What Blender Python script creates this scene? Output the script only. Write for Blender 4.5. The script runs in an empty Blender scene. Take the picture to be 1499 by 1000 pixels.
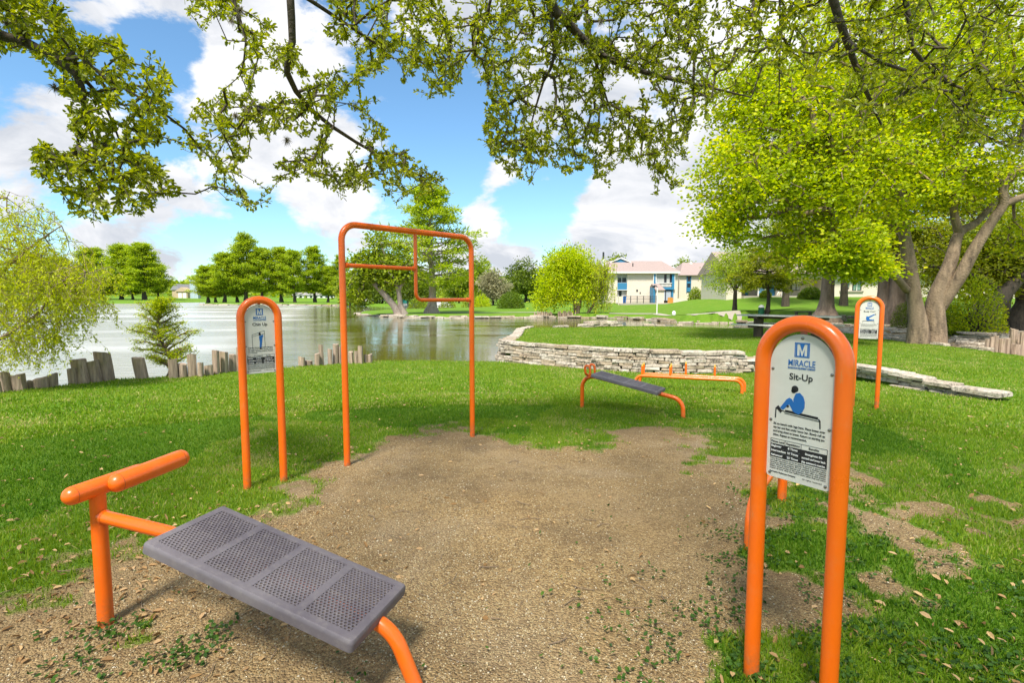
import bpy, math, random
import numpy as np
from mathutils import Vector, Matrix
R = math.radians
rng = np.random.default_rng(7)
random.seed(7)
# ------------------------------------------------------------------ camera, world, sun, exposure
H, PITCH, FPX = 1.55, R(4.72), 775.0
sc = bpy.context.scene
col = sc.collection
cd = bpy.data.cameras.new('camera'); cam = bpy.data.objects.new('camera', cd); col.objects.link(cam)
cd.sensor_fit = 'HORIZONTAL'; cd.sensor_width = 36; cd.lens = FPX / 1499 * 36
cd.clip_start = 0.05; cd.clip_end = 6000
cam.location = (0, 0, H); cam.rotation_euler = (R(90) - PITCH, 0, 0)
sc.camera = cam
sc.view_settings.view_transform = 'Standard'; sc.view_settings.look = 'None'
sc.view_settings.exposure = 0.64; sc.view_settings.gamma = 1.0
SUN_EL, SUN_AZ = R(57), R(197)          # azimuth clockwise from +Y: the sun stands behind the camera to the left
sd = bpy.data.lights.new('sun', 'SUN'); sun = bpy.data.objects.new('sun', sd); col.objects.link(sun)
sd.energy = 4.9; sd.angle = R(11.0); sd.color = (1.0, 0.95, 0.86)
sdir = Vector((math.sin(SUN_AZ) * math.cos(SUN_EL), math.cos(SUN_AZ) * math.cos(SUN_EL), math.sin(SUN_EL)))
sun.rotation_euler = sdir.to_track_quat('Z', 'Y').to_euler(); sun.location = (0, 0, 60)

def ray(px, py):
    u = (500 - py) / FPX; r = (px - 749.5) / FPX
    return r, math.cos(PITCH) + math.sin(PITCH) * u, -math.sin(PITCH) + math.cos(PITCH) * u
def D(px, py, Y):                        # the world point at distance Y along a measured direction of the survey
    a, b, c = ray(px, py); t = Y / b
    return Vector((a * t, Y, H + c * t))
def GP(px, py, z):
    a, b, c = ray(px, py); t = (z - H) / c
    return Vector((a * t, b * t, z))

world = bpy.data.worlds.new('World'); sc.world = world; world.use_nodes = True
def build_world():
    nt = world.node_tree; N = nt.nodes; L = nt.links; N.clear()
    out = N.new('ShaderNodeOutputWorld'); bg = N.new('ShaderNodeBackground'); bg.inputs['Strength'].default_value = 0.108
    L.new(bg.outputs[0], out.inputs[0])
    sky = N.new('ShaderNodeTexSky'); sky.sky_type = 'NISHITA'; sky.sun_disc = False
    sky.sun_elevation = SUN_EL; sky.sun_rotation = SUN_AZ; sky.air_density = 1.0; sky.dust_density = 0.3; sky.ozone_density = 2.2
    tint = N.new('ShaderNodeMix'); tint.data_type = 'RGBA'; tint.blend_type = 'MULTIPLY'; tint.inputs[0].default_value = 1
    L.new(sky.outputs[0], tint.inputs[6]); tint.inputs[7].default_value = (0.92, 1.20, 1.28, 1)
    geo = N.new('ShaderNodeTexCoord'); dirv = geo.outputs['Generated']
    def math_(op, a, b=None, c=None, clamp=False):
        n = N.new('ShaderNodeMath'); n.operation = op; n.use_clamp = clamp
        for i, v in enumerate((a, b, c)):
            if v is None: continue
            if isinstance(v, (int, float)): n.inputs[i].default_value = v
            else: L.new(v, n.inputs[i])
        return n.outputs[0]
    sep = N.new('ShaderNodeSeparateXYZ'); L.new(dirv, sep.inputs[0])
    # cloud layer: direction projected on a high shell so that clouds flatten toward the horizon
    zz = math_('ADD', math_('ABSOLUTE', sep.outputs[2]), 0.22)
    cx = math_('DIVIDE', sep.outputs[0], zz); cy = math_('DIVIDE', sep.outputs[1], zz)
    comb = N.new('ShaderNodeCombineXYZ'); L.new(cx, comb.inputs[0]); L.new(cy, comb.inputs[1]); L.new(sep.outputs[2], comb.inputs[2])
    def noise(vec, scale, detail, rough=0.55, dist=0.0):
        n = N.new('ShaderNodeTexNoise'); n.inputs['Scale'].default_value = scale; n.inputs['Detail'].default_value = detail
        n.inputs['Roughness'].default_value = rough; n.inputs['Distortion'].default_value = dist
        L.new(vec, n.inputs['Vector']); return n.outputs[0]
    mapv = N.new('ShaderNodeMapping'); mapv.inputs['Scale'].default_value = (1, 1, 1.9); L.new(dirv, mapv.inputs[0])
    n1 = noise(mapv.outputs[0], 6.5, 11, 0.62, 0.2)
    n2 = noise(comb.outputs[0], 1.1, 7, 0.55)
    acc = math_('ADD', math_('MULTIPLY', math_('SUBTRACT', n1, 0.5), 4.6), math_('MULTIPLY', math_('SUBTRACT', n2, 0.5), 0.8))
    blobs = [(640, 195, 120, -1.7), (640, 265, 60, -1.0), (700, 215, 80, -0.8), (800, 305, 70, -1.3), (845, 270, 40, -0.7), (255, 68, 60, -1.1), (20, 90, 85, -0.9),
             (110, 100, 50, -.7), (265, 335, 60, -.55), (370, 350, 60, -.5), (60, 250, 60, -.2), (385, 300, 45, -.8), (450, 350, 60, -.5), (560, 380, 70, -.7), (240, 210, 35, -.6), (90, 305, 40, -.5),
             (730, 240, 34, .9), (700, 300, 60, .9), (560, 170, 60, .9), (590, 215, 40, .6), (480, 290, 110, .7), (900, 330, 95, 1.2), (940, 262, 60, .9), (350, 355, 50, .4), (250, 305, 60, .7), (150, 350, 60, .6),
             (60, 180, 110, 1.0), (330, 40, 130, .8), (420, 180, 130, .7), (800, 150, 70, .5), (1100, 200, 300, .8), (1000, 365, 50, .7), (730, 370, 40, .4), (230, 375, 60, .6)]
    for px, py, r, s in blobs:
        d = Vector(ray(px, py)).normalized()
        vd = N.new('ShaderNodeVectorMath'); vd.operation = 'DISTANCE'; L.new(dirv, vd.inputs[0]); vd.inputs[1].default_value = d
        mr = N.new('ShaderNodeMapRange'); mr.interpolation_type = 'SMOOTHSTEP'
        mr.inputs[1].default_value = 0; mr.inputs[2].default_value = 1.35 * r / FPX * (d.y); mr.inputs[3].default_value = s; mr.inputs[4].default_value = 0
        L.new(vd.outputs['Value'], mr.inputs[0]); acc = math_('ADD', acc, mr.outputs[0])
    acc = math_('ADD', acc, 0.10)
    mr = N.new('ShaderNodeMapRange'); mr.interpolation_type = 'SMOOTHSTEP'
    mr.inputs[1].default_value = -0.14; mr.inputs[2].default_value = 0.52; L.new(acc, mr.inputs[0])
    # cloud colour: white tops, soft grey bellies
    n3 = noise(mapv.outputs[0], 5.2, 8, 0.6, 0.6)
    shade = N.new('ShaderNodeMapRange'); shade.inputs[1].default_value = 0.38; shade.inputs[2].default_value = 0.64; L.new(n3, shade.inputs[0])
    ccol = N.new('ShaderNodeMix'); ccol.data_type = 'RGBA'; L.new(shade.outputs[0], ccol.inputs[0])
    ccol.inputs[6].default_value = (6.9, 6.85, 6.9, 1); ccol.inputs[7].default_value = (4.1, 4.35, 4.8, 1)
    mix = N.new('ShaderNodeMix'); mix.data_type = 'RGBA'
    L.new(mr.outputs[0], mix.inputs[0]); L.new(tint.outputs[2], mix.inputs[6]); L.new(ccol.outputs[2], mix.inputs[7])
    L.new(mix.outputs[2], bg.inputs['Color'])
build_world()

# ------------------------------------------------------------------ helpers
def nrm(a):
    return a / np.maximum(np.linalg.norm(a, axis=-1, keepdims=True), 1e-9)
def link(o, parent=None):
    col.objects.link(o)
    if parent is not None: o.parent = parent
    return o
def tag(o, label=None, cat=None, group=None, kind=None):
    if label: o['label'] = label
    if cat: o['category'] = cat
    if group: o['group'] = group
    if kind: o['kind'] = kind
    return o
def empty(name, loc, label, cat, group=None, rz=0):
    o = bpy.data.objects.new(name, None); o.location = loc; o.rotation_euler = (0, 0, rz); o.empty_display_size = .2
    link(o); return tag(o, label, cat, group)
def npmesh(name, V, F, mat=None, smooth=False, mi=None):
    V = np.asarray(V, dtype=np.float32); F = np.asarray(F, dtype=np.int32); k = F.shape[1]
    me = bpy.data.meshes.new(name); me.vertices.add(len(V)); me.loops.add(F.size); me.polygons.add(len(F))
    me.vertices.foreach_set('co', V.ravel()); me.loops.foreach_set('vertex_index', F.ravel())
    me.polygons.foreach_set('loop_start', np.arange(0, F.size, k, dtype=np.int32))
    me.polygons.foreach_set('use_smooth', np.full(len(F), smooth, dtype=bool))
    for m in (mat if isinstance(mat, (list, tuple)) else [mat]):
        if m: me.materials.append(m)
    if mi is not None: me.polygons.foreach_set('material_index', np.asarray(mi, dtype=np.int32))
    me.update(calc_edges=True); return me
def npobj(name, V, F, mat, parent=None, smooth=False, mi=None):
    return link(bpy.data.objects.new(name, npmesh(name, V, F, mat, smooth, mi)), parent)
class MB:
    def __init__(s): s.v = []; s.f = []; s.m = []; s.mi = 0
    def add(s, vs, fs):
        n = len(s.v); s.v += [tuple(v) for v in vs]; s.f += [tuple(i + n for i in f) for f in fs]; s.m += [s.mi] * len(fs); return s
    def box(s, x0, y0, z0, x1, y1, z1):
        v = [(x, y, z) for z in (z0, z1) for y in (y0, y1) for x in (x0, x1)]
        return s.add(v, [(0, 2, 3, 1), (4, 5, 7, 6), (0, 1, 5, 4), (2, 6, 7, 3), (0, 4, 6, 2), (1, 3, 7, 5)])
    def tube(s, P, r, n=14, cap=True, dome=False):
        P = [Vector(p) for p in P]; m = len(P)
        rr = list(r) if hasattr(r, '__len__') else [r] * m
        if dome:
            d0 = (P[0] - P[1]).normalized(); d1 = (P[-1] - P[-2]).normalized(); a, b = P[0], P[-1]; ra, rb = rr[0], rr[-1]
            pre = [(a + d0 * ra * math.sin(t), ra * math.cos(t)) for t in (1.5, 1.1, .7, .35)]
            post = [(b + d1 * rb * math.sin(t), rb * math.cos(t)) for t in (.35, .7, 1.1, 1.5)]
            P = [p for p, _ in pre] + P + [p for p, _ in post]; rr = [q for _, q in pre] + rr + [q for _, q in post]; m = len(P)
        T = [(P[min(i + 1, m - 1)] - P[max(i - 1, 0)]).normalized() for i in range(m)]
        u = T[0].orthogonal().normalized(); vs = []
        for i in range(m):
            u = (u - T[i] * u.dot(T[i])).normalized(); w = T[i].cross(u)
            for k in range(n):
                a = 2 * math.pi * k / n; vs.append(P[i] + (u * math.cos(a) + w * math.sin(a)) * rr[i])
        fs = [(i * n + k, i * n + (k + 1) % n, (i + 1) * n + (k + 1) % n, (i + 1) * n + k) for i in range(m - 1) for k in range(n)]
        if cap: fs += [tuple(reversed(range(n))), tuple((m - 1) * n + k for k in range(n))]
        return s.add(vs, fs)
    def prism(s, poly, z0, z1):
        n = len(poly); v = [(x, y, z0) for x, y in poly] + [(x, y, z1) for x, y in poly]
        return s.add(v, [tuple(reversed(range(n))), tuple(range(n, 2 * n))] + [(k, (k + 1) % n, n + (k + 1) % n, n + k) for k in range(n)])
    def mesh(s, name, mats, smooth=False):
        me = bpy.data.meshes.new(name); me.from_pydata(s.v, [], s.f)
        for m in (mats if isinstance(mats, (list, tuple)) else [mats]): me.materials.append(m)
        me.polygons.foreach_set('material_index', s.m); me.polygons.foreach_set('use_smooth', [smooth] * len(s.f)); me.update(); return me
    def obj(s, name, mats, parent=None, smooth=False, label=None):
        o = link(bpy.data.objects.new(name, s.mesh(name, mats, smooth)), parent)
        if label: o['label'] = label
        if smooth:
            try: o.data.set_sharp_from_angle(angle=R(40))
            except Exception: pass
        return o
def fillet(P, rad, n=7):
    P = [Vector(p) for p in P]; out = [P[0]]
    rads = rad if hasattr(rad, '__len__') else [rad] * (len(P) - 2)
    for i in range(1, len(P) - 1):
        a = (P[i - 1] - P[i]).normalized(); b = (P[i + 1] - P[i]).normalized(); th = a.angle(b); q = rads[i - 1]
        t = q / math.tan(th / 2); c = P[i] + (a + b).normalized() * (q / math.sin(th / 2))
        p0 = P[i] + a * t; p1 = P[i] + b * t; v0 = p0 - c; v1 = p1 - c
        for k in range(n + 1):
            f = k / n; ang = v0.angle(v1)
            out.append(c + (v0 * math.sin((1 - f) * ang) + v1 * math.sin(f * ang)) / math.sin(ang))
    return out + [P[-1]]
# value noise in numpy, for terrain, coverage and bark relief
def _h(ix, iy, iz, s):
    n = (ix * 374761393 + iy * 668265263 + iz * 2147483647 + s * 1274126177) & 0xffffffff
    n = ((n ^ (n >> 13)) * 1274126177) & 0xffffffff
    return ((n ^ (n >> 16)) & 0xffff) / 65535.0
def vnoise(x, y, z=None, s=0):
    x = np.asarray(x, float); y = np.asarray(y, float); z = np.zeros_like(x) if z is None else np.asarray(z, float)
    ix, iy, iz = (np.floor(a).astype(np.int64) for a in (x, y, z)); fx, fy, fz = x - ix, y - iy, z - iz
    fx, fy, fz = (f * f * (3 - 2 * f) for f in (fx, fy, fz)); o = 0
    for a in (0, 1):
        for b in (0, 1):
            for c in (0, 1):
                o = o + _h(ix + a, iy + b, iz + c, s) * (fx if a else 1 - fx) * (fy if b else 1 - fy) * (fz if c else 1 - fz)
    return o
def fbm(x, y, z=None, s=0, oct=4):
    o = 0; a = .5; f = 1.0
    for k in range(oct):
        o = o + a * vnoise(np.asarray(x) * f, np.asarray(y) * f, None if z is None else np.asarray(z) * f, s + k); a *= .5; f *= 2.03
    return o / (1 - .5 ** oct)
def sstep(a, b, x):
    t = np.clip((x - a) / (b - a), 0, 1); return t * t * (3 - 2 * t)

# ------------------------------------------------------------------ materials
class NT:
    def __init__(s, name):
        s.m = bpy.data.materials.new(name); s.m.use_nodes = True; s.t = s.m.node_tree; s.N = s.t.nodes; s.L = s.t.links; s.N.clear()
        s.out = s.N.new('ShaderNodeOutputMaterial'); s.p = s.N.new('ShaderNodeBsdfPrincipled'); s.L.new(s.p.outputs[0], s.out.inputs[0])
        s.co = s.N.new('ShaderNodeTexCoord').outputs['Object']
    def set(s, **k):
        for a, v in k.items():
            s.p.inputs[a.replace('_', ' ')].default_value = v
        return s
    def inp(s, n, v):
        if isinstance(v, (int, float)): n.default_value = v
        elif isinstance(v, tuple): n.default_value = v if len(v) != 3 or n.type == 'VECTOR' else (*v, 1)
        else: s.L.new(v, n)
    def noise(s, scale, detail=4, rough=.55, vec=None, dist=0, stretch=None, out=0):
        n = s.N.new('ShaderNodeTexNoise'); n.inputs['Scale'].default_value = scale; n.inputs['Detail'].default_value = detail
        n.inputs['Roughness'].default_value = rough; n.inputs['Distortion'].default_value = dist
        v = vec or s.co
        if stretch:
            mp = s.N.new('ShaderNodeMapping'); mp.inputs['Scale'].default_value = stretch; s.L.new(v, mp.inputs[0]); v = mp.outputs[0]
        s.L.new(v, n.inputs['Vector']); return n.outputs[out]
    def voro(s, scale, feat='F1', out='Distance', vec=None, rand=1.0):
        n = s.N.new('ShaderNodeTexVoronoi'); n.feature = feat; n.inputs['Scale'].default_value = scale; n.inputs['Randomness'].default_value = rand
        s.L.new(vec or s.co, n.inputs['Vector']); return n.outputs[out]
    def ramp(s, fac, stops):
        n = s.N.new('ShaderNodeValToRGB'); e = n.color_ramp.elements
        for i, (p, c) in enumerate(stops):
            el = e[i] if i < 2 else e.new(p)
            el.position = p; el.color = (*c, 1) if len(c) == 3 else c
        s.L.new(fac, n.inputs[0]); return n.outputs[0]
    def mix(s, f, a, b, mode='MIX'):
        n = s.N.new('ShaderNodeMix'); n.data_type = 'RGBA'; n.blend_type = mode
        s.inp(n.inputs[0], f); s.inp(n.inputs[6], a); s.inp(n.inputs[7], b); return n.outputs[2]
    def math(s, op, a, b=0.0, clamp=False):
        n = s.N.new('ShaderNodeMath'); n.operation = op; n.use_clamp = clamp; s.inp(n.inputs[0], a); s.inp(n.inputs[1], b); return n.outputs[0]
    def mr(s, v, a, b, c=0.0, d=1.0):
        n = s.N.new('ShaderNodeMapRange'); s.inp(n.inputs[0], v)
        for i, q in enumerate((a, b, c, d)): n.inputs[i + 1].default_value = q
        return n.outputs[0]
    def bump(s, h, st=.3, dist=.02, normal=None):
        n = s.N.new('ShaderNodeBump'); n.inputs['Strength'].default_value = st; n.inputs['Distance'].default_value = dist
        s.L.new(h, n.inputs['Height'])
        if normal: s.L.new(normal, n.inputs['Normal'])
        s.L.new(n.outputs[0], s.p.inputs['Normal']); return n.outputs[0]
    def col(s, c): s.inp(s.p.inputs['Base Color'], c); return s
def simple(name, c, rough=.6, metal=0, var=.25, scale=6, bump=0.0, bs=40):
    t = NT(name); c2 = tuple(x * (1 - var) for x in c)
    t.col(t.mix(t.noise(scale, 5), c2, c)); t.set(Roughness=rough, Metallic=metal)
    if bump: t.bump(t.noise(bs, 4), bump, .01)
    return t.m
def leaf_mat(name, cols, trans=.45, rough=.5, spec=.25, straw=False):
    t = NT(name)
    g = t.N.new('ShaderNodeNewGeometry'); rnd = g.outputs['Random Per Island']
    big = t.noise(.55, 3, vec=t.co)
    f = t.math('ADD', t.math('MULTIPLY', rnd, .65), t.math('MULTIPLY', big, .45))
    c = t.ramp(f, [(0.12, cols[0]), (.95, cols[-1])] + [(.12 + .83 * (i + 1) / (len(cols) - 1), q) for i, q in enumerate(cols[1:-1])])
    if straw:
        s1_ = t.mr(t.noise(1.7, 5, .7), .48, .64, .05, .8); s2_ = t.mr(t.noise(.45, 4, .6), .42, .62, .15, 1)
        pick = t.math('LESS_THAN', rnd, t.math('MULTIPLY', s1_, s2_)); c = t.mix(pick, c, (.48, .42, .16))
        c = t.mix(t.mr(t.noise(.28, 4, .6), .40, .62, 0, .5), c, (.22, .30, .02))
    t.col(c); t.set(Roughness=rough); t.p.inputs['Specular IOR Level'].default_value = spec
    tr = t.N.new('ShaderNodeBsdfTranslucent'); hs = t.N.new('ShaderNodeHueSaturation'); hs.inputs['Value'].default_value = 1.5; hs.inputs['Saturation'].default_value = 1.1
    t.L.new(c, hs.inputs['Color']); t.L.new(hs.outputs[0], tr.inputs[0])
    mx = t.N.new('ShaderNodeMixShader'); mx.inputs[0].default_value = trans
    t.L.new(t.p.outputs[0], mx.inputs[1]); t.L.new(tr.outputs[0], mx.inputs[2]); t.L.new(mx.outputs[0], t.out.inputs[0])
    return t.m
def bark_mat(name, a, b, scale=9, st=.7):
    t = NT(name); n = t.noise(scale, 8, .65, stretch=(1, 1, .22)); n2 = t.noise(1.3, 4)
    v = t.voro(scale * 1.6, 'DISTANCE_TO_EDGE', vec=None)
    n3 = t.noise(scale * .45, 7, .75, stretch=(1, 1, .5)); c = t.ramp(t.math('ADD', t.math('MULTIPLY', n, .5), t.math('MULTIPLY', n3, .5)), [(.36, a), (.60, b)]); t.col(t.mix(t.mr(n2, .45, .7), c, tuple(x * .75 for x in b)))
    t.set(Roughness=.9); t.bump(t.math('ADD', n, t.math('MULTIPLY', v, .6)), st, .05); return t.m
def orange_mat():
    t = NT('orange_paint'); n = t.noise(3, 4); sp = t.noise(60, 3, .7)
    base = t.mix(t.mr(n, .3, .7), (.84, .125, .004), (.90, .155, .005))
    chip = t.math('MULTIPLY', t.mr(sp, .70, .73), t.mr(t.noise(2.2, 2), .52, .6))
    c = t.mix(chip, base, (.10, .06, .035)); dust = t.mr(t.noise(9, 6, .7), .52, .75, 0, .16)
    c = t.mix(dust, c, (.55, .28, .12))
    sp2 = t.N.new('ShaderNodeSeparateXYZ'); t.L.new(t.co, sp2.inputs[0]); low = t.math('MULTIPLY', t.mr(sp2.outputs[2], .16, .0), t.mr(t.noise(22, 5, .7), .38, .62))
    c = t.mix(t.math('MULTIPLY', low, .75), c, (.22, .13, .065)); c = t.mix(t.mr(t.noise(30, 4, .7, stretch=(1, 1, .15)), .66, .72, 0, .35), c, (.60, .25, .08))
    t.col(c); t.inp(t.p.inputs['Roughness'], t.mr(t.noise(5, 5, .6), .3, .7, .24, .45)); t.p.inputs['Coat Weight'].default_value = .25; t.p.inputs['Coat Roughness'].default_value = .12
    t.bump(t.noise(35, 5), .08, .004); return t.m
M = dict(
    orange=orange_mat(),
    black=simple('black_print', (.015, .015, .017), .5), blue=simple('blue_print', (.01, .13, .42), .5, var=.1), white=simple('white_paint', (.78, .78, .76), .5, var=.08),
    steel=simple('bolt_steel', (.35, .33, .30), .35, 1), darkmetal=simple('dark_metal', (.03, .03, .032), .4),
    bark=bark_mat('bark_grey_brown', (.045, .031, .02), (.33, .235, .15), 7), bark_d=bark_mat('bark_dark', (.022, .017, .012), (.10, .075, .052), 9),
    bark_c=bark_mat('bark_cypress', (.085, .06, .045), (.30, .215, .16), 7), bark_y=bark_mat('bark_pale', (.20, .15, .12), (.52, .42, .34), 10),
    oak=leaf_mat('leaf_oak', [(.07, .085, .010), (.20, .235, .014), (.34, .37, .02), (.52, .51, .04)], .5, .38, .4),
    elm=leaf_mat('leaf_bright', [(0.1, 0.14, 0.006), (0.26, 0.34, 0.007), (0.44, 0.52, 0.01), (0.7, 0.62, 0.02)], .5),
    cyp=leaf_mat('leaf_cypress', [(0.13, 0.18, 0.014), (0.25, 0.34, 0.018), (0.38, 0.47, 0.025), (0.5, 0.54, 0.045)], .45),
    cypd=leaf_mat('leaf_cypress_dark', [(0.1, 0.125, 0.012), (0.2, 0.24, 0.015), (0.31, 0.34, 0.02), (0.44, 0.43, 0.035)], .45),
    will=leaf_mat('leaf_willow', [(0.2, 0.28, 0.006), (0.37, 0.46, 0.008), (0.5, 0.58, 0.01), (0.64, 0.64, 0.015)], .5),
    willn=leaf_mat('leaf_willow_near', [(0.28, 0.32, 0.01), (0.4, 0.44, 0.012), (0.5, 0.54, 0.014), (0.6, 0.6, 0.02)], .5),
    dark=leaf_mat('leaf_dark', [(0.04, 0.06, 0.008), (0.09, 0.135, 0.011), (0.15, 0.21, 0.016), (0.22, 0.28, 0.022)], .35),
    mid=leaf_mat('leaf_mid', [(0.08, 0.12, 0.011), (0.17, 0.23, 0.014), (0.27, 0.34, 0.018), (0.38, 0.42, 0.03)], .4),
    grey=leaf_mat('leaf_greyish', [(.16, .15, .08), (.30, .28, .15), (.44, .41, .24)], .4),
    bush=leaf_mat('leaf_bush', [(.05, .09, .01), (.12, .19, .015), (.22, .28, .02)], .4),
    blade=leaf_mat('grass_blade', [(0.06, 0.13, 0.006), (0.125, 0.24, 0.008), (0.21, 0.34, 0.014), (0.42, 0.42, 0.08)], .4, .5, .3, True),
    blade2=leaf_mat('grass_blade_dark', [(0.035, 0.1, 0.006), (0.075, 0.18, 0.008), (0.13, 0.25, 0.012), (0.24, 0.31, 0.03)], .4, .5, .3),
    weed=leaf_mat('weed_leaf', [(.02, .05, .008), (.045, .11, .012), (.09, .18, .018)], .3, .5),
    litter=leaf_mat('dead_leaf', [(.16, .085, .03), (.34, .20, .08), (.50, .33, .17), (.62, .42, .18)], .15, .7),
    tan=simple('twig_wood', (.30, .21, .13), .8, var=.5, scale=30), moss=leaf_mat('ball_moss', [(.10, .08, .05), (.22, .19, .13), (.33, .31, .22)], .2),
    glass=simple('window_glass', (.03, .04, .05), .08, 0, .3), bluep=simple('blue_trim', (.035, .20, .36), .55, var=.15), trim=simple('white_trim', (.75, .73, .68), .6, var=.1),
    green=simple('green_bin_paint', (.006, .10, .045), .45), blind=simple('curtain', (.50, .50, .47), .8, var=.4, scale=12), gate=simple('orange_gate_wood', (.62, .27, .04), .6),
    conc=simple('concrete', (.42, .37, .30), .85, bump=.3), woodgrey=simple('table_wood', (.80, .75, .67), .8, var=.45, scale=14), darkwood=simple('table_post', (.10, .07, .045), .85, var=.4, scale=14),
    bin=simple('blue_bin', (.02, .17, .55), .5), cream=simple('cream_siding', (.55, .42, .27), .8), pale=simple('pale_blue_metal', (.45, .55, .62), .5),
)
def stone_mat():
    t = NT('limestone'); g = t.N.new('ShaderNodeNewGeometry').outputs['Random Per Island']
    n = t.noise(5, 8, .7); n2 = t.noise(16, 6, .75); mo = t.noise(2.2, 5, .7)
    base = t.ramp(g, [(0, (.46, .37, .27)), (1, (.62, .54, .43)), (.5, (.68, .60, .50)), (.75, (.40, .30, .19))])
    c = t.mix(t.mr(n, .35, .62), t.mix(.5, base, (.20, .16, .11)), base)
    c = t.mix(t.math('MULTIPLY', t.mr(n2, .46, .60), t.mr(mo, .36, .58)), c, (.06, .05, .038)); c = t.mix(t.mr(t.noise(3.1, 5, .7), .58, .70, 0, .5), c, (.33, .24, .13))
    t.col(c); t.set(Roughness=.92); t.bump(t.math('ADD', n, n2), .7, .03); return t.m
M['stone'] = stone_mat()
def brick_mat():
    t = NT('pale_brick'); b = t.N.new('ShaderNodeTexBrick'); b.inputs['Scale'].default_value = 4.2
    mp = t.N.new('ShaderNodeMapping'); mp.inputs['Rotation'].default_value = (R(90), 0, 0); t.L.new(t.co, mp.inputs[0]); t.L.new(mp.outputs[0], b.inputs['Vector'])
    b.inputs['Color1'].default_value = (.68, .59, .47, 1); b.inputs['Color2'].default_value = (.56, .46, .34, 1); b.inputs['Mortar'].default_value = (.52, .46, .38, 1)
    t.col(t.mix(t.noise(1.2, 4), b.outputs[0], (.68, .60, .49))); t.set(Roughness=.9); return t.m
M['brick'] = brick_mat()
def roof_mat():
    t = NT('roof_shingle'); n = t.noise(6, 5, stretch=(1, 1, 1)); w = t.noise(40, 2, stretch=(.25, 1, 4))
    t.col(t.mix(t.mr(t.math('ADD', n, w), .7, 1.3), (.27, .20, .175), (.39, .30, .265))); t.set(Roughness=.95); return t.m
M['roof'] = roof_mat()
def stake_mat():
    t = NT('weathered_stake'); n = t.noise(24, 6, .7, stretch=(1, 1, .09)); n2 = t.noise(2.4, 4)
    oi = t.N.new('ShaderNodeObjectInfo').outputs['Random']
    c = t.ramp(n, [(.3, (.13, .09, .065)), (.68, (.60, .45, .32))])
    c = t.mix(t.mr(oi, .1, 1, 0, .5), c, (.30, .22, .165)); c = t.mix(t.mr(n2, .56, .72, 0, .6), c, (.22, .23, .05))
    t.col(c); t.set(Roughness=.95); t.bump(n, .8, .03); return t.m
M['stake'] = stake_mat()
def slab_mat():
    t = NT('bench_coating'); n = t.noise(2.5, 6, .65); n2 = t.noise(26, 6, .7)
    c = t.mix(t.mr(n, .35, .7), (.105, .088, .102), (.195, .17, .18)); c = t.mix(t.mr(n2, .50, .75, 0, .3), c, (.33, .29, .25)); c = t.mix(t.mr(t.noise(70, 3, .8, stretch=(.2, 1, 1)), .68, .74, 0, .35), c, (.34, .31, .31))
    t.col(c); t.set(Roughness=.55); t.bump(n2, .12, .004); return t.m
M['slab'] = slab_mat()
def panel_mat():
    t = NT('sign_panel'); n = t.noise(4, 6, .7); sp = t.noise(55, 4, .75)
    c = t.mix(t.mr(n, .3, .75), (.56, .55, .49), (.68, .67, .61)); c = t.mix(t.mr(sp, .70, .76, 0, .7), c, (.16, .12, .07))
    t.col(c); t.set(Roughness=.35); return t.m
M['panel'] = panel_mat()
def water_mat():
    t = NT('lake_water'); t.set(IOR=1.333)
    sp = t.N.new('ShaderNodeSeparateXYZ'); t.L.new(t.co, sp.inputs[0])
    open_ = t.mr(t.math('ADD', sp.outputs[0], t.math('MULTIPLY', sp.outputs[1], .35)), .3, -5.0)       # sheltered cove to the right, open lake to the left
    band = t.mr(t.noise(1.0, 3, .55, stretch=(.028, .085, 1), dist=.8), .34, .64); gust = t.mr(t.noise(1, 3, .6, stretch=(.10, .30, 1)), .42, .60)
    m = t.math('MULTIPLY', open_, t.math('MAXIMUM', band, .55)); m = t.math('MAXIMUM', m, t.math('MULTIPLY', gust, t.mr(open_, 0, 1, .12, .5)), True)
    t.col(t.mix(m, (.10, .088, .018), (.56, .55, .50))); t.p.inputs['Specular IOR Level'].default_value = .8  # pale base on ruffled open water: bright sky reflection put into the colour
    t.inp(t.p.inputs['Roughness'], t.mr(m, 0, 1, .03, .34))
    a = t.noise(2.2, 3, .6, stretch=(.35, 1.6, 1)); b = t.noise(7.5, 3, .6, stretch=(.4, 1.5, 1))
    h = t.math('MULTIPLY', t.math('ADD', a, t.math('MULTIPLY', b, .35)), t.mr(m, 0, 1, .07, 1.3))
    t.bump(h, .7, .10); return t.m
M['water'] = water_mat()
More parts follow.
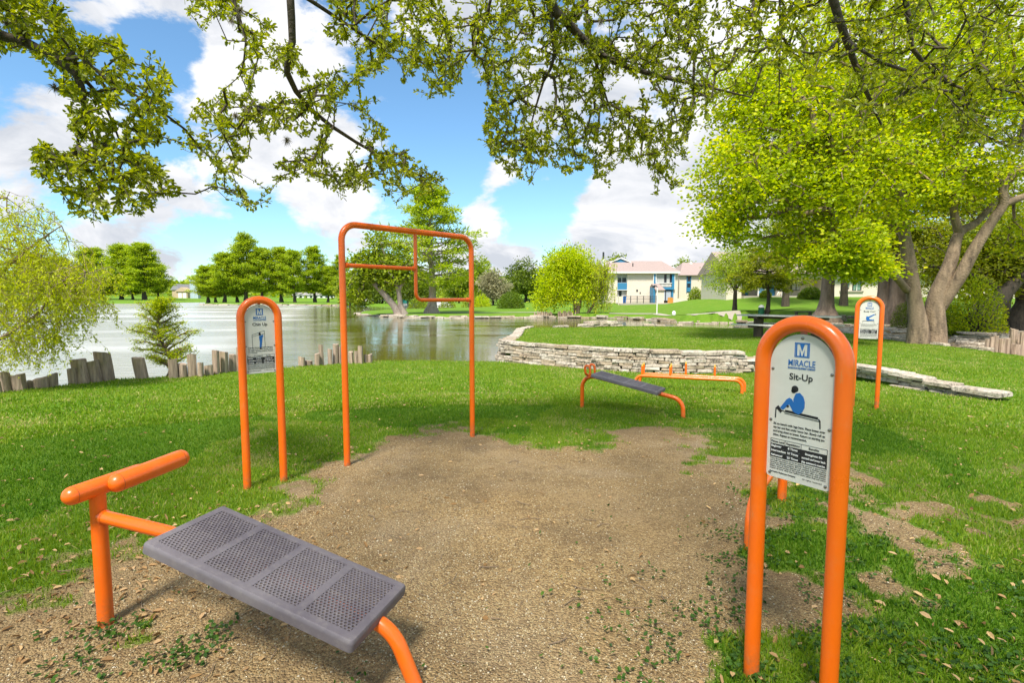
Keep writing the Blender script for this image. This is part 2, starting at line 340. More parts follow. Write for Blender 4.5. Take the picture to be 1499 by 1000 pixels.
def ground_mat():
    t = NT('ground'); at = t.N.new('ShaderNodeAttribute'); at.attribute_name = 'dirt'; dirt = at.outputs['Fac']
    fine = t.noise(9, 6, .7); d = t.math('ADD', dirt, t.math('MULTIPLY', t.math('SUBTRACT', fine, .5), .9)); d = t.mr(d, .34, .70)
    g1 = t.noise(1.1, 4); g2 = t.noise(38, 5, .7); g3 = t.noise(.10, 4)
    grass = t.ramp(g2, [(.25, (.055, .12, .010)), (.75, (.20, .29, .03)), (.5, (.11, .21, .016))])
    grass = t.mix(t.mr(g1, .45, .75, 0, .55), grass, (.20, .25, .04)); grass = t.mix(t.mr(g3, .35, .65, 0, .45), grass, (.12, .25, .015))
    v = t.voro(95, out='Color'); vd = t.voro(95); v2 = t.voro(38, out='Color'); v3 = t.voro(210, out='Color')
    grav = t.ramp(v, [(.0, (.085, .055, .028)), (1, (.82, .68, .44)), (.3, (.26, .16, .065)), (.6, (.44, .295, .125)), (.85, (.54, .385, .18))])
    fineg = t.ramp(v3, [(.0, (.10, .065, .032)), (1, (.42, .31, .16)), (.5, (.24, .17, .085))])
    gn = t.noise(1.4, 6, .65); gm = t.noise(.5, 4, .6); g4 = t.noise(4.5, 6, .7)
    dirtc = t.mix(t.mr(gn, .38, .66), (.245, .155, .078), (.47, .335, .185)); dirtc = t.mix(.55, dirtc, fineg)
    c2 = t.mix(t.mr(gm, .30, .66, .15, .8), dirtc, grav)
    c2 = t.mix(t.mr(g4, .50, .70, 0, .45), c2, (.14, .088, .045)); c2 = t.mix(t.mr(t.noise(.85, 5, .65), .50, .64, 0, .55), c2, (.15, .10, .055)); c2 = t.mix(t.mr(t.noise(.6, 4, .6, out=0, dist=.5), .52, .66, 0, .45), c2, (.44, .34, .22))
    stray = t.mr(t.noise(14, 5, .75), .60, .68, 0, .6)
    c2 = t.mix(stray, c2, (.15, .095, .045)); c2 = t.mix(t.mr(t.voro(11), .0, .05, .8, 0), c2, (.55, .43, .25))
    t.col(t.mix(d, grass, c2)); t.set(Roughness=.95); t.p.inputs['Specular IOR Level'].default_value = .15
    t.bump(t.math('ADD', t.math('MULTIPLY', vd, -1.0), t.math('MULTIPLY', g2, .9)), 1.0, .014); return t.m
M['ground'] = ground_mat()

# ------------------------------------------------------------------ terrain
WATER = -0.5
def gslope(px, py):                      # meets the gently falling lawn
    z = 0
    for _ in range(12):
        p = GP(px, py, z); z = -.025 * max(0, min(p.y, 18) - 4)
    return p
def XY(L, z): return [tuple(GP(x, y, z)[:2]) for x, y in L]
shore = [tuple(gslope(*p)[:2]) for p in ((0, 573), (90, 562), (160, 554), (230, 551), (300, 546), (360, 541), (430, 536), (500, 531), (560, 527), (640, 527), (735, 528))]
wall_line = [tuple(gslope(*p)[:2]) for p in ((738, 528), (773, 532), (827, 537), (907, 543), (960, 545), (1013, 546), (1110, 544), (1190, 547), (1265, 558), (1340, 569), (1400, 578), (1462, 586))]
back_line = XY([(757, 489), (760, 483), (776, 479), (830, 479.5), (861, 478), (907, 476), (1000, 476), (1062, 478), (1100, 477), (1150, 477)], .25)
rock_line = XY([(1190, 486), (1232, 490), (1350, 503), (1430, 511), (1499, 518), (1640, 534)], 0.0)
inlet_end = XY([(1150, 474)], -.4)[0]
far_edge = XY([(1120, 472.5), (1080, 473), (1037, 474), (1000, 473), (970, 470), (930, 467), (870, 465.5), (800, 465), (700, 466), (620, 465.5), (560, 463.5), (525, 460.5), (522, 458.5), (560, 456.8), (640, 455.8), (735, 455)], WATER)
far2 = XY([(735, 453.5), (660, 451), (600, 449.5), (520, 447.5), (497, 446.5)], WATER)
near_poly = [(-60, -60), (-24, -10), (-14, 0), (-10.5, 5.5)] + shore + back_line + [inlet_end] + [(60, 30), (120, -60)]
far_poly = [inlet_end] + far_edge + far2 + [(-60, 210), (-60, 1500), (2500, 1500), (2500, -60), (60, -60), (60, 30)]
isl_poly = XY([(296, 446.5), (400, 447), (500, 447.5), (504, 446), (500, 444), (400, 443.2), (300, 443.4)], WATER)
left_poly = XY([(-700, 444.5), (0, 443.6), (120, 444.6), (215, 444.6), (240, 443.4), (310, 442.6), (400, 441.8), (505, 441.8)], WATER)
left_poly = left_poly + [(-60, 1500), (-2500, 1500), (-2500, 60)]
terr_poly = [tuple(wall_line[0])] + wall_line[1:] + [(9.6, 8.6), (14.6, 13.4)] + list(reversed(rock_line[:5])) + list(reversed(back_line))
def inside(poly, X, Y):
    c = np.zeros(X.shape, bool); n = len(poly)
    for i in range(n):
        x0, y0 = poly[i]; x1, y1 = poly[(i + 1) % n]
        if y0 == y1: continue
        c ^= ((y0 > Y) != (y1 > Y)) & (X < (x1 - x0) * (Y - y0) / (y1 - y0) + x0)
    return c
def sdist(poly, X, Y, closed=True):
    d = np.full(X.shape, 1e9); n = len(poly)
    for i in range(n if closed else n - 1):
        x0, y0 = poly[i]; x1, y1 = poly[(i + 1) % n]; dx, dy = x1 - x0, y1 - y0
        t = np.clip(((X - x0) * dx + (Y - y0) * dy) / (dx * dx + dy * dy + 1e-9), 0, 1)
        d = np.minimum(d, np.hypot(X - x0 - t * dx, Y - y0 - t * dy))
    return d
def idw(C, X, Y, p=3.0):
    C = np.array(C, float); w = 0; a = 0
    for x, y, z in C:
        q = 1 / (np.hypot(X - x, Y - y) + .5) ** p; w = w + q; a = a + q * z
    return a / w
hp = lambda px, Y, z: (D(px, 440, Y).x, Y, z)
base_ctrl = [hp(930, 50, -.2), hp(930, 60, -.1), hp(930, 74, .15), hp(930, 88, .75), hp(990, 50, -.15), hp(985, 72, .5), hp(1040, 50, .2), hp(1040, 64, 1.4), hp(1100, 34, -.1), hp(1100, 45, .5), hp(1120, 60, 1.65), hp(1200, 29, .05), hp(1200, 44, .75), hp(1200, 60, 1.7),
             hp(1300, 26, .05), hp(1300, 40, .6), hp(1300, 60, 1.7), hp(1400, 22, -.1), hp(1499, 22, -.05), hp(1499, 35, .25), hp(1499, 60, 1.5), hp(1250, 22, -.3), hp(1350, 21, -.35), hp(1450, 18, -.35), hp(1600, 18, -.2),
             hp(800, 62, -.25), hp(700, 64, -.28), hp(600, 66, -.3), hp(800, 90, .3), hp(740, 92, .1), hp(700, 110, .2), hp(600, 150, .0), hp(800, 140, 2.5), hp(900, 130, 2), hp(1000, 110, 2.2), (20, 5, 0), (20, 12, -.1), (10, 2, 0)]
terr_ctrl = [(-.1, 14.5, .24), (1.5, 13.5, .26), (3.5, 13, .27), (5.5, 13, .24), (7.2, 12.5, .06), (8, 17.5, .25), (3, 21, .26), (wall_line[-4][0], wall_line[-4][1], .03), (wall_line[-1][0], wall_line[-1][1], -.10), (14, 18, 0.0), (15, 14, -.06), (10, 12, -.05), (10, 20, .2)]
def terrain(X, Y):
    X = np.asarray(X, float); Y = np.asarray(Y, float)
    lawn = -.025 * np.clip(Y - 4, 0, 14) + .012 * (fbm(X * 1.3, Y * 1.3, s=3) - .5) * 2
    lawn = lawn + .022 * (fbm(X * 2.6, Y * 2.6, s=13, oct=4) - .5) * (Y < 9) * (np.abs(X) < 8)
    zb = idw(base_ctrl, X, Y); k = sstep(15, 22, np.hypot(X * .5, Y)) ; kx = sstep(9, 15, X) * sstep(6, 16, Y)
    k = np.maximum(k, kx)
    z = lawn * (1 - k) + zb * k
    far = np.hypot(X, Y); z = np.where((far > 120) & (X < -10), .05 + sstep(150, 500, far) * 1.0, z)
    rise = sstep(220, 900, far); z = z + rise * 10 * (.4 + fbm(X / 160, Y / 160, s=9))
    inn = inside(near_poly, X, Y); inf = inside(far_poly, X, Y); ini = inside(isl_poly, X, Y); inl = inside(left_poly, X, Y)
    land = inn | inf | ini | inl
    d = np.where(land, 1e9, 0.0)
    dl = np.full(X.shape, 1e9)
    for P, I in ((near_poly, inn), (far_poly, inf), (isl_poly, ini), (left_poly, inl)):
        q = sdist(P, X, Y); dl = np.where(I, q, np.where(land, dl, np.minimum(dl, q)))
    w = np.clip(.10 + .012 * far, .15, 5)
    up = np.where(land, sstep(0, 1, dl / w), 0)
    merged = inn & inf | (X > 12) & (land) & (Y < 40)
    up = np.where(merged, 1, up)
    zl = WATER - .35 + (z - WATER + .35) * np.maximum(up, np.where(land, .55, 0))
    z = np.where(land, zl, WATER - .35 - np.minimum(dl * .3, 1.0))
    t = inside(terr_poly, X, Y)
    z = np.where(t, idw(terr_ctrl, X, Y) + .01 * (fbm(X * 2, Y * 2, s=5) - .5), z)
    return z
def T1(x, y): return float(terrain(np.array([x]), np.array([y]))[0])
def GT(px, py, tmax=400):                # where a measured direction meets the terrain
    a, b, c = ray(px, py); t = np.concatenate([np.linspace(1, 30, 1500), np.geomspace(30, tmax, 1500)])
    z = H + c * t; g = np.maximum(terrain(a * t, b * t), WATER); i = np.argmax(z <= g)
    return Vector((a * t[i], b * t[i], float(g[i])))
dirt_poly = [tuple(GP(x, y, 0)[:2]) for x, y in ((-500, 1100), (-260, 960), (0, 872), (70, 846), (140, 838), (205, 800), (300, 780), (400, 745), (445, 716), (486, 690), (486, 662), (530, 640), (590, 625), (650, 617), (690, 632), (745, 636), (800, 652), (852, 652), (878, 634),
    (898, 613), (965, 615), (1015, 640), (1040, 668), (1100, 685), (1180, 712), (1262, 722), (1300, 745), (1330, 790), (1370, 830), (1430, 870), (1500, 930), (1460, 1010), (1300, 1300), (0, 3000), (-1500, 1400))]
def dirtness(X, Y):
    d = sdist(dirt_poly, X, Y); d = np.where(inside(dirt_poly, X, Y), d, -d)
    n = fbm(X * 1.9, Y * 1.9, s=21, oct=5) - .5
    right = sstep(1.0, 2.4, X) * (Y < 5.2)
    n2 = fbm(X * 6.5, Y * 6.5, s=57, oct=4) - .5
    v = .5 + d * (1.5 - .9 * right) + n * (1.5 + .9 * right) + n2 * (1.3 + 1.9 * right)
    v = v - .16 * sstep(2.2, 3.4, X) + .10 * np.exp(-((X - 1.9) / .9) ** 2 - ((Y - 3.0) / 1.1) ** 2)
    # weedy green patches inside the worn ground, round the post feet
    for (cx, cy, r, s) in ((1.05, 2.1, .28, 1.4), (2.1, 4.0, .28, 1.3), (1.55, 3.1, .28, 1.2), (-1.75, 2.3, .2, 1.0), (-1.45, 2.2, .14, .9), (1.9, 1.9, .6, 1.1), (2.6, 2.2, .6, .9), (1.4, 1.75, .4, 1.2), (-.75, 4.2, .15, .8), (-.62, 1.75, .2, .8), (1.9, 3.2, .4, .7)):
        v = v - s * 1.2 * np.exp(-((X - cx) ** 2 + (Y - cy) ** 2) / (r * r)) * (.5 + 1.0 * fbm(X * 7, Y * 7, s=31))
    # thin worn streaks on the lawn
    for (cx, cy, rx, ry, s) in ((-.6, 9.2, 1.5, .22, .5), (2.9, 7.6, .5, .2, .6), (2.2, 6.3, .8, .3, .5), (6.5, 6.6, 1.2, .3, .35), (5, 4.6, 1.4, .4, .5)):
        v = np.maximum(v, s * np.exp(-((X - cx) / rx) ** 2 - ((Y - cy) / ry) ** 2) + n * .4)
    creek = inside(creek_poly, X, Y) if len(creek_poly) else False
    v = np.where(creek, .8 + n * .9, v)
    return np.clip(v, -.5, 1.5)
creek_poly = XY([(1160, 483)], 0) + rock_line[1:] + [(24, 18), (26, 30)] + XY([(1499, 473), (1400, 473), (1300, 476), (1200, 479)], -.1)
def build_ground():
    ang = np.concatenate([np.arange(-180, -62, 4.0), np.arange(-62, 62.01, .2), np.arange(66, 180, 4.0)]) * math.pi / 180
    rad = np.concatenate([[0.02], np.geomspace(.35, 1500, 640), [2600]])
    A, Q = np.meshgrid(ang, rad); X = np.sin(A) * Q; Y = np.cos(A) * Q
    Z = terrain(X, Y); n, m = A.shape
    V = np.stack([X, Y, Z], -1).reshape(-1, 3); i = np.arange(n - 1)[:, None] * m; j = np.arange(m)[None, :]; j2 = (j + 1) % m
    F = np.stack([i + j, i + j2, i + m + j2, i + m + j], -1).reshape(-1, 4)
    o = npobj('lawn_ground', V, F[:, ::-1], M['ground'], smooth=True)
    a = o.data.attributes.new('dirt', 'FLOAT', 'POINT'); a.data.foreach_set('value', dirtness(X, Y).ravel().astype(np.float32))
    tag(o, kind='structure')
build_ground()
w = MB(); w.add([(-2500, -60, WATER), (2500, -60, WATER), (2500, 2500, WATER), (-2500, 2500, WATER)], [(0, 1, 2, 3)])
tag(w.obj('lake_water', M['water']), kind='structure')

# ------------------------------------------------------------------ grass, gravel, litter (uncountable)
def scatter(n, sampler): return sampler(n)
def polar_pts(n, r0, r1, a0=-48, a1=48, p=1.0):
    r = r0 + (r1 - r0) * rng.random(n) ** p; a = np.radians(rng.uniform(a0, a1, n)); return np.sin(a) * r, np.cos(a) * r
def blades(name, X, Y, h, w_, mat, lean=.55):
    Z = terrain(X, Y) - .004; n = len(X); az = rng.uniform(0, 2 * math.pi, n); ln = rng.normal(0, lean, n) ; la = rng.uniform(0, 2 * math.pi, n)
    hh = h * rng.uniform(.45, 1.15, n); ww = w_ * rng.uniform(.7, 1.2, n)
    P = np.stack([X, Y, Z], -1); side = np.stack([np.cos(az), np.sin(az), 0 * az], -1) * ww[:, None] / 2
    tip = P + np.stack([np.cos(la) * ln * hh, np.sin(la) * ln * hh, hh], -1); midp = P + (tip - P) * .55 + np.array([0, 0, 1]) * (hh * .10)[:, None]
    V = np.stack([P - side, P + side, midp + side * .8, tip, midp - side * .8], 1).reshape(-1, 3)
    F = np.arange(n)[:, None] * 5 + np.array([[0, 1, 2, 3, 4]])
    return tag(npobj(name, V, F, mat), kind='stuff')
def land_ok(X, Y):
    return (inside(near_poly, X, Y) | inside(terr_poly, X, Y)) & (sdist(wall_line, X, Y, False) > .16) & (sdist(back_line, X, Y, False) > .2) & (sdist(rock_line, X, Y, False) > .25)
def keep(X, Y, thr=.45, inv=False):
    d = dirtness(X, Y) + (rng.random(len(X)) - .5) * .5; ok = land_ok(X, Y)
    return ok & ((d > thr) if inv else (d < thr))
X, Y = polar_pts(540000, 1.3, 8.5, a0=-78, a1=78, p=.85); k = keep(X, Y); g = fbm(X * .8, Y * .8, s=77) > (.52 + .12 * (X > 1)) 
gl = blades('grass', X[k & ~g], Y[k & ~g], .038, .0065, M['blade']); tag(gl, 'short green lawn grass between the exercise stations')
g2 = blades('grass', X[k & g], Y[k & g], .036, .0065, M['blade2']); tag(g2, 'darker tufts of lawn grass in the near lawn')
X, Y = polar_pts(430000, 8.0, 26, a0=-62, a1=66, p=1.15); k = keep(X, Y, .4)
tag(blades('grass', X[k], Y[k], .045, .014, M['blade']), 'bright mown grass on the farther lawn and the terrace')
# weeds with small round leaves round the posts and along the lower right corner
def leaf_faces(C, Dv, Nv, L_, W_, fold=.12, shape='oval'):
    C = np.asarray(C, float); n = len(C); Dv = nrm(Dv); S = nrm(np.cross(Dv, Nv)); Nn = np.cross(S, Dv)
    L_ = np.broadcast_to(L_, (n,))[:, None]; W_ = np.broadcast_to(W_, (n,))[:, None]
    if shape == 'oval':
        T = [(0, 0, 0), (.32, .5, fold), (.74, .44, fold), (1, 0, 0), (.74, -.44, fold), (.32, -.5, fold)]
        V = np.stack([C + Dv * L_ * a + S * W_ * b + Nn * W_ * c for a, b, c in T], 1).reshape(-1, 3)
        F = (np.arange(n)[:, None, None] * 6 + np.array([[0, 3, 2, 1], [0, 5, 4, 3]])[None]).reshape(-1, 4)
    else:
        T = [(0, 0, 0), (.45, .5, 0), (1, 0, 0), (.45, -.5, 0)]
        V = np.stack([C + Dv * L_ * a + S * W_ * b for a, b, c in T], 1).reshape(-1, 3)
        F = np.arange(n)[:, None] * 4 + np.arange(4)[None]
    return V, F
def rdir(n, zc=0, zs=1.0):
    v = rng.normal(size=(n, 3)); v[:, 2] = v[:, 2] * zs + zc; return nrm(v)
X, Y = polar_pts(80000, 1.2, 5.5, a0=-70, a1=70); d = dirtness(X, Y)
wm = np.zeros(len(X))
for cx, cy, r in ((1.05, 2.1, .45), (1.9, 1.95, .9), (2.6, 2.3, .8), (2.1, 3.95, .35), (1.55, 3.1, .35), (-1.8, 2.3, .26), (-1.42, 2.2, .16), (-.62, 1.75, .2), (1.5, 1.7, .6), (1.9, 3.2, .5)): wm = np.maximum(wm, np.exp(-((X - cx) ** 2 + (Y - cy) ** 2) / (r * r)))
k = (rng.random(len(X)) < wm) & (fbm(X * 6, Y * 6, s=91) > .50)
X, Y = X[k], Y[k]; C = np.stack([X, Y, terrain(X, Y) + rng.uniform(.005, .035, len(X))], -1)
V, F = leaf_faces(C, rdir(len(C), .1, .4), rdir(len(C), 2.5), rng.uniform(.014, .03, len(C)), rng.uniform(.010, .02, len(C)))
tag(npobj('weeds', V, F, M['weed']), 'low dark green weeds round the post feet', kind='stuff')
# gravel
def stones(n, X, Y, s0, s1):
    ph = (1 + 5 ** .5) / 2
    O = np.array([(1, 0, 0), (-1, 0, 0), (0, 1, 0), (0, -1, 0), (0, 0, 1), (0, 0, -1)], float)
    FO = np.array([(0, 2, 4), (2, 1, 4), (1, 3, 4), (3, 0, 4), (2, 0, 5), (1, 2, 5), (3, 1, 5), (0, 3, 5)])
    s = rng.uniform(s0, s1, n) ; sc_ = np.stack([s, s * rng.uniform(.5, .9, n), s * rng.uniform(.25, .6, n)], -1); a = rng.uniform(0, 6.28, n)
    P = O[None] * sc_[:, None] * rng.uniform(.7, 1.2, (n, 6, 1)); ca, sa = np.cos(a)[:, None], np.sin(a)[:, None]
    V = np.stack([P[..., 0] * ca - P[..., 1] * sa + X[:, None], P[..., 0] * sa + P[..., 1] * ca + Y[:, None], P[..., 2] + (terrain(X, Y) + .001)[:, None]], -1).reshape(-1, 3)
    return V, (np.arange(n)[:, None, None] * 6 + FO[None]).reshape(-1, 3)
t = NT('gravel_stone'); gi = t.N.new('ShaderNodeNewGeometry').outputs['Random Per Island']
t.col(t.ramp(gi, [(0, (.12, .08, .045)), (1, (.60, .52, .38)), (.3, (.26, .18, .09)), (.55, (.36, .28, .15)), (.8, (.44, .34, .17))])); t.set(Roughness=.8); M['pebble'] = t.m
X, Y = polar_pts(180000, 1.1, 6.5, a0=-72, a1=72, p=1.25); k = (dirtness(X, Y) > .5) & (fbm(X * 1.1, Y * 1.1, s=44) + .25 * rng.random(len(X)) > .52); X, Y = X[k], Y[k]
V, F = stones(len(X), X, Y, .0022, .0085); tag(npobj('gravel', V, F, M['pebble'], smooth=True), 'fine tan pebbles scattered over the worn ground', kind='stuff')
# fallen leaves
X, Y = polar_pts(38000, 1.2, 10, a0=-76, a1=76, p=.9); dd = np.abs(dirtness(X, Y) - .45)
pr = .05 + .35 * np.exp(-dd * 3) + 1.3 * np.exp(-((X + 2.3) ** 2 + (Y - 2.8) ** 2) / 1.1) + .55 * np.exp(-((X - 2.2) ** 2 + (Y - 1.9) ** 2) / .9)
k = (rng.random(len(X)) < pr * .34) & land_ok(X, Y); X, Y = X[k], Y[k]; n = len(X)
C = np.stack([X, Y, terrain(X, Y) + rng.uniform(.006, .03, n) * (dirtness(X, Y) < .5) + .004], -1)
V, F = leaf_faces(C, rdir(n, 0, .25), rdir(n, 2.4), rng.uniform(.02, .055, n), rng.uniform(.009, .026, n), .3)
tag(npobj('leaf_litter', V, F, M['litter']), 'dry tan oak leaves fallen on grass and dirt', kind='stuff')
tw = MB()
for _ in range(150):
    r = random.uniform(1.6, 6); a = R(random.uniform(-48, 48)); x, y = math.sin(a) * r, math.cos(a) * r; z = T1(x, y) + .006; b = random.uniform(0, 6.28); L_ = random.uniform(.03, .16)
    tw.tube([(x, y, z), (x + L_ * .5 * math.cos(b), y + L_ * .5 * math.sin(b), z + .006), (x + L_ * math.cos(b + .3), y + L_ * math.sin(b + .3), z)], random.uniform(.0012, .003), 4)
tag(tw.obj('twigs', M['tan']), 'small broken twigs lying on the dirt', kind='stuff')

# ------------------------------------------------------------------ trees
def prisms(A, B, ra, rb, n=5):
    T = nrm(B - A); ref = np.where(np.abs(T[:, 2:3]) > .9, np.array([[1., 0, 0]]), np.array([[0, 0, 1.]])); U = nrm(np.cross(T, ref)); W = np.cross(T, U)
    a = np.arange(n) * 2 * math.pi / n; c, s = np.cos(a)[None, :, None], np.sin(a)[None, :, None]
    R_ = U[:, None] * c + W[:, None] * s
    V = np.concatenate([A[:, None] + R_ * ra[:, None, None], B[:, None] + R_ * rb[:, None, None]], 1).reshape(-1, 3)
    f = np.array([[k, (k + 1) % n, n + (k + 1) % n, n + k] for k in range(n)]); F = (np.arange(len(A))[:, None, None] * 2 * n + f[None]).reshape(-1, 4)
    return V, F
def grow(limbs, pts, rtip=.004, alpha=.35, seg=.35, jit=.12, expo=.5, sides=5):
    """limbs: list of (points, radii). pts: foliage targets joined one by one to the nearest wood."""
    P = []; par = []; fix = []
    for L_, rr in limbs:
        L_ = np.array([tuple(p) for p in L_], float); base = None
        if P:
            q = np.array(P); base = int(np.argmin(np.linalg.norm(q - L_[0], axis=1)))
            if np.linalg.norm(q[base] - L_[0]) > .8: base = -1
        for i in range(len(L_) - 1):
            m = max(1, int(np.linalg.norm(L_[i + 1] - L_[i]) / seg))
            for k in range(m + (i == len(L_) - 2)):
                f = k / m; P.append(L_[i] * (1 - f) + L_[i + 1] * f); fix.append(rr[i] * (1 - f) + rr[i + 1] * f)
                par.append((base if base is not None else -1) if i == 0 and k == 0 else len(P) - 2)
    nf = len(P); pts = np.asarray(pts, float)
    cap = nf + len(pts) * 12 + 10; Q = np.zeros((cap, 3)); Q[:nf] = P; pl = np.zeros(cap); nq = nf
    d0 = np.array([np.min(np.linalg.norm(Q[:nf] - p, axis=1)) for p in pts]); ends = []
    for p in pts[np.argsort(d0)]:
        dd = np.linalg.norm(Q[:nq] - p, axis=1); b = int(np.argmin(dd + alpha * pl[:nq])); dist = dd[b]
        m = int(min(8, max(1, round(dist / seg)))); start = Q[b].copy(); prev = b; bow = rng.normal(0, jit * dist, 3)
        for k in range(1, m + 1):
            f = k / m; Q[nq] = start * (1 - f) + p * f + bow * math.sin(f * math.pi); pl[nq] = pl[prev] + dist / m; par.append(prev); prev = nq; nq += 1
        ends.append(prev)
    cnt = np.zeros(nq); cnt[ends] = 1
    for i in range(nq - 1, nf - 1, -1): cnt[par[i]] += cnt[i]
    rad = rtip * np.maximum(cnt, 1) ** expo; rad[:nf] = fix
    idx = np.arange(nf, nq); pa = np.array(par)[idx]
    ra = np.minimum(rad[idx] * 1.15, rad[pa]); V, F = prisms(Q[pa], Q[idx], ra, np.minimum(rad[idx], ra), sides)
    tipdir = nrm(Q[idx] - Q[pa])
    return V, F, Q[:nq], np.array(par), np.array(ends), nf
def thick(limbs, mb=None, relief=.06, n=12, flare=None):
    VV = []; FF = []; off = 0
    for L_, rr in limbs:
        L_ = [Vector(p) for p in L_]; P = []; Rr = []
        for i in range(len(L_) - 1):                            # Catmull-Rom
            p0 = L_[max(i - 1, 0)]; p1 = L_[i]; p2 = L_[i + 1]; p3 = L_[min(i + 2, len(L_) - 1)]; m = max(2, int((p2 - p1).length / .18)) if (p2 - p1).length < 6 else 14
            for k in range(m):
                t = k / m; P.append(.5 * ((2 * p1) + (p2 - p0) * t + (2 * p0 - 5 * p1 + 4 * p2 - p3) * t * t + (3 * p1 - p0 - 3 * p2 + p3) * t ** 3)); Rr.append(rr[i] * (1 - t) + rr[i + 1] * t)
        P.append(L_[-1]); Rr.append(rr[-1]); mb_ = MB(); mb_.tube(P, Rr, n, cap=False); v = np.array(mb_.v); r = np.repeat(np.array(Rr), n); c = np.repeat(np.array([tuple(p) for p in P]), n, axis=0)
        nn = fbm(v[:, 0] / .25, v[:, 1] / .25, v[:, 2] / .6, s=11) - .5; v = c + (v - c) * (1 + relief * 4 * nn * np.minimum(1, r / .15))[:, None]
        VV.append(v); FF.append(np.array(mb_.f) + off); off += len(v)
    return np.concatenate(VV), np.concatenate(FF)
def merge(*vf):
    V = []; F = []; o = 0
    for v, f in vf: V.append(v); F.append(f + o); o += len(v)
    return np.concatenate(V), np.concatenate(F)
def ellpts(ells):
    """ells: (centre, (rx, ry, rz), count) -> points thick toward the shell"""
    o = []
    for c, r, n in ells:
        v = nrm(rng.normal(size=(n, 3))) * (rng.random((n, 1)) ** .45); o.append(np.array(tuple(c)) + v * np.array(r))
    return np.concatenate(o)
def foliage(ends, per, spread, L_, W_, droop=0, flat=1.0, shape='oval', up=1.0, fold=.12, out_from=None):
    C = np.repeat(ends, per, axis=0); n = len(C); off = rng.normal(size=(n, 3)) * spread * np.array([1, 1, flat]); C = C + off
    Dv = nrm(off + rng.normal(size=(n, 3)) * spread * .8 + np.array([0, 0, -droop * spread])); Nv = rdir(n, up)
    return leaf_faces(C, Dv, Nv, L_ * rng.uniform(.65, 1.2, n), W_ * rng.uniform(.65, 1.2, n), fold, shape)
def tree(name, loc, label, cat, limbs, ells, leafm, barkm, per, spread, L_, W_, group=None, rtip=.01, flat=.6, shape='oval', droop=.3, seg=.5, jit=.12, alpha=.3, sides=5, tn=12, up=1.0, keepf=None):
    pts = ellpts(ells)
    if keepf is not None: pts = pts[keepf(pts)]
    V, F, Q, par, ends, nf = grow(limbs, pts, rtip=rtip, seg=seg, jit=jit, alpha=alpha, sides=sides)
    tv = thick(limbs, n=tn); root = empty(name, loc, label, cat, group); o0 = np.array(tuple(loc))
    npobj('trunk', tv[0] - o0, tv[1], barkm, root, smooth=True)
    npobj('branches', V - o0, F, barkm, root, smooth=True)
    fv, ff = foliage(Q[ends], per, spread, L_, W_, flat=flat, shape=shape, droop=droop, up=up)
    npobj('crown', fv - o0, ff, leafm, root); return root
def cypress(name, loc, h, rmax, label, leafm='cyp', barkm='bark_c', group=None, nb=70, base=.22, shape_p=.75, tr=.35, flare=2.4, L_=.5, W_=.16, per=26, lean=(0, 0), link_=True, droop=-.05, irregular=.35, sp=.055, rise=(.05, .35)):
    root = empty(name, loc, label, 'tree', group)
    hs = [0, .02, .06, .12, .3, .6, .85, 1]; rr = [tr * flare, tr * flare * .78, tr * 1.35, tr, tr * .75, tr * .42, tr * .16, .02]
    L0 = [(lean[0] * q * h + .12 * math.sin(q * 7), lean[1] * q * h, q * h - (.3 if q == 0 else 0)) for q in hs]
    tv = thick([(L0, rr)], n=14, relief=.08); npobj('trunk', *tv, M[barkm], root, smooth=True)
    A = []; B = []; RA = []; RB = []; C = []; Dd = []
    for i in range(nb):
        q = base + (1 - base) * (i + .5) / nb; az = i * 2.399 + random.uniform(-.4, .4)
        prof = max(.06, (1 - (q - base) / (1 - base))) ** shape_p * min(1, .55 + 2.2 * (q - base)); Lb = rmax * prof * random.uniform(1 - irregular, 1.1)
        p0 = np.array([lean[0] * q * h + .12 * math.sin(q * 7), lean[1] * q * h, q * h]); d = np.array([math.cos(az), math.sin(az), random.uniform(*rise) * (1.6 if q > .7 else 1)])
        prev = p0; m = 5; r0 = .02 + .022 * Lb
        for k in range(1, m + 1):
            f = k / m; p = p0 + d * Lb * f + np.array([0, 0, droop * Lb * f * f * 2]) + rng.normal(0, .05 * Lb, 3) * f
            A.append(prev); B.append(p); RA.append(r0 * (1 - .8 * (f - 1 / m))); RB.append(r0 * (1 - .8 * f)); 
            if f > .3:
                for s_ in range(3):
                    sd_ = nrm(np.array([math.cos(az + random.choice((-1, 1)) * random.uniform(.5, 1.2)), math.sin(az + random.uniform(-1.1, 1.1)), random.uniform(-.1, .25)])); ln = Lb * .26 * random.uniform(.5, 1.2) * (1.2 - f * .5)
                    e = p + sd_ * ln; A.append(p); B.append(e); RA.append(r0 * .3); RB.append(.006)
                    for g_ in np.linspace(.25, 1, 3): C.append(p + sd_ * ln * g_); Dd.append(sd_)
            prev = p
    V, F = prisms(np.array(A), np.array(B), np.array(RA), np.array(RB), 4); npobj('branches', V, F, M[barkm], root)
    C = np.array(C); Dd = np.array(Dd); C2 = np.repeat(C, per // 3, 0); D2 = np.repeat(Dd, per // 3, 0); n = len(C2); sp = rmax * sp
    C2 = C2 + rng.normal(size=(n, 3)) * sp * np.array([1, 1, .45]); D2 = nrm(D2 + rng.normal(size=(n, 3)) * .6)
    fv, ff = leaf_faces(C2, D2, rdir(n, 1.6), L_ * rng.uniform(.6, 1.2, n), W_ * rng.uniform(.6, 1.2, n), shape='rh'); npobj('crown', fv, ff, M[leafm], root)
    return root
def copy_tree(o, loc, rz, s, label, group=None):
    c = o.copy(); col.objects.link(c); c.location = loc; c.rotation_euler = (0, 0, rz); c.scale = s; c['label'] = label
    if group: c['group'] = group
    for ch in [q for q in bpy.data.objects if q.parent == o]:
        d = ch.copy(); col.objects.link(d); d.parent = c
    return c
def at(px, py, Y): return D(px, py, Y)
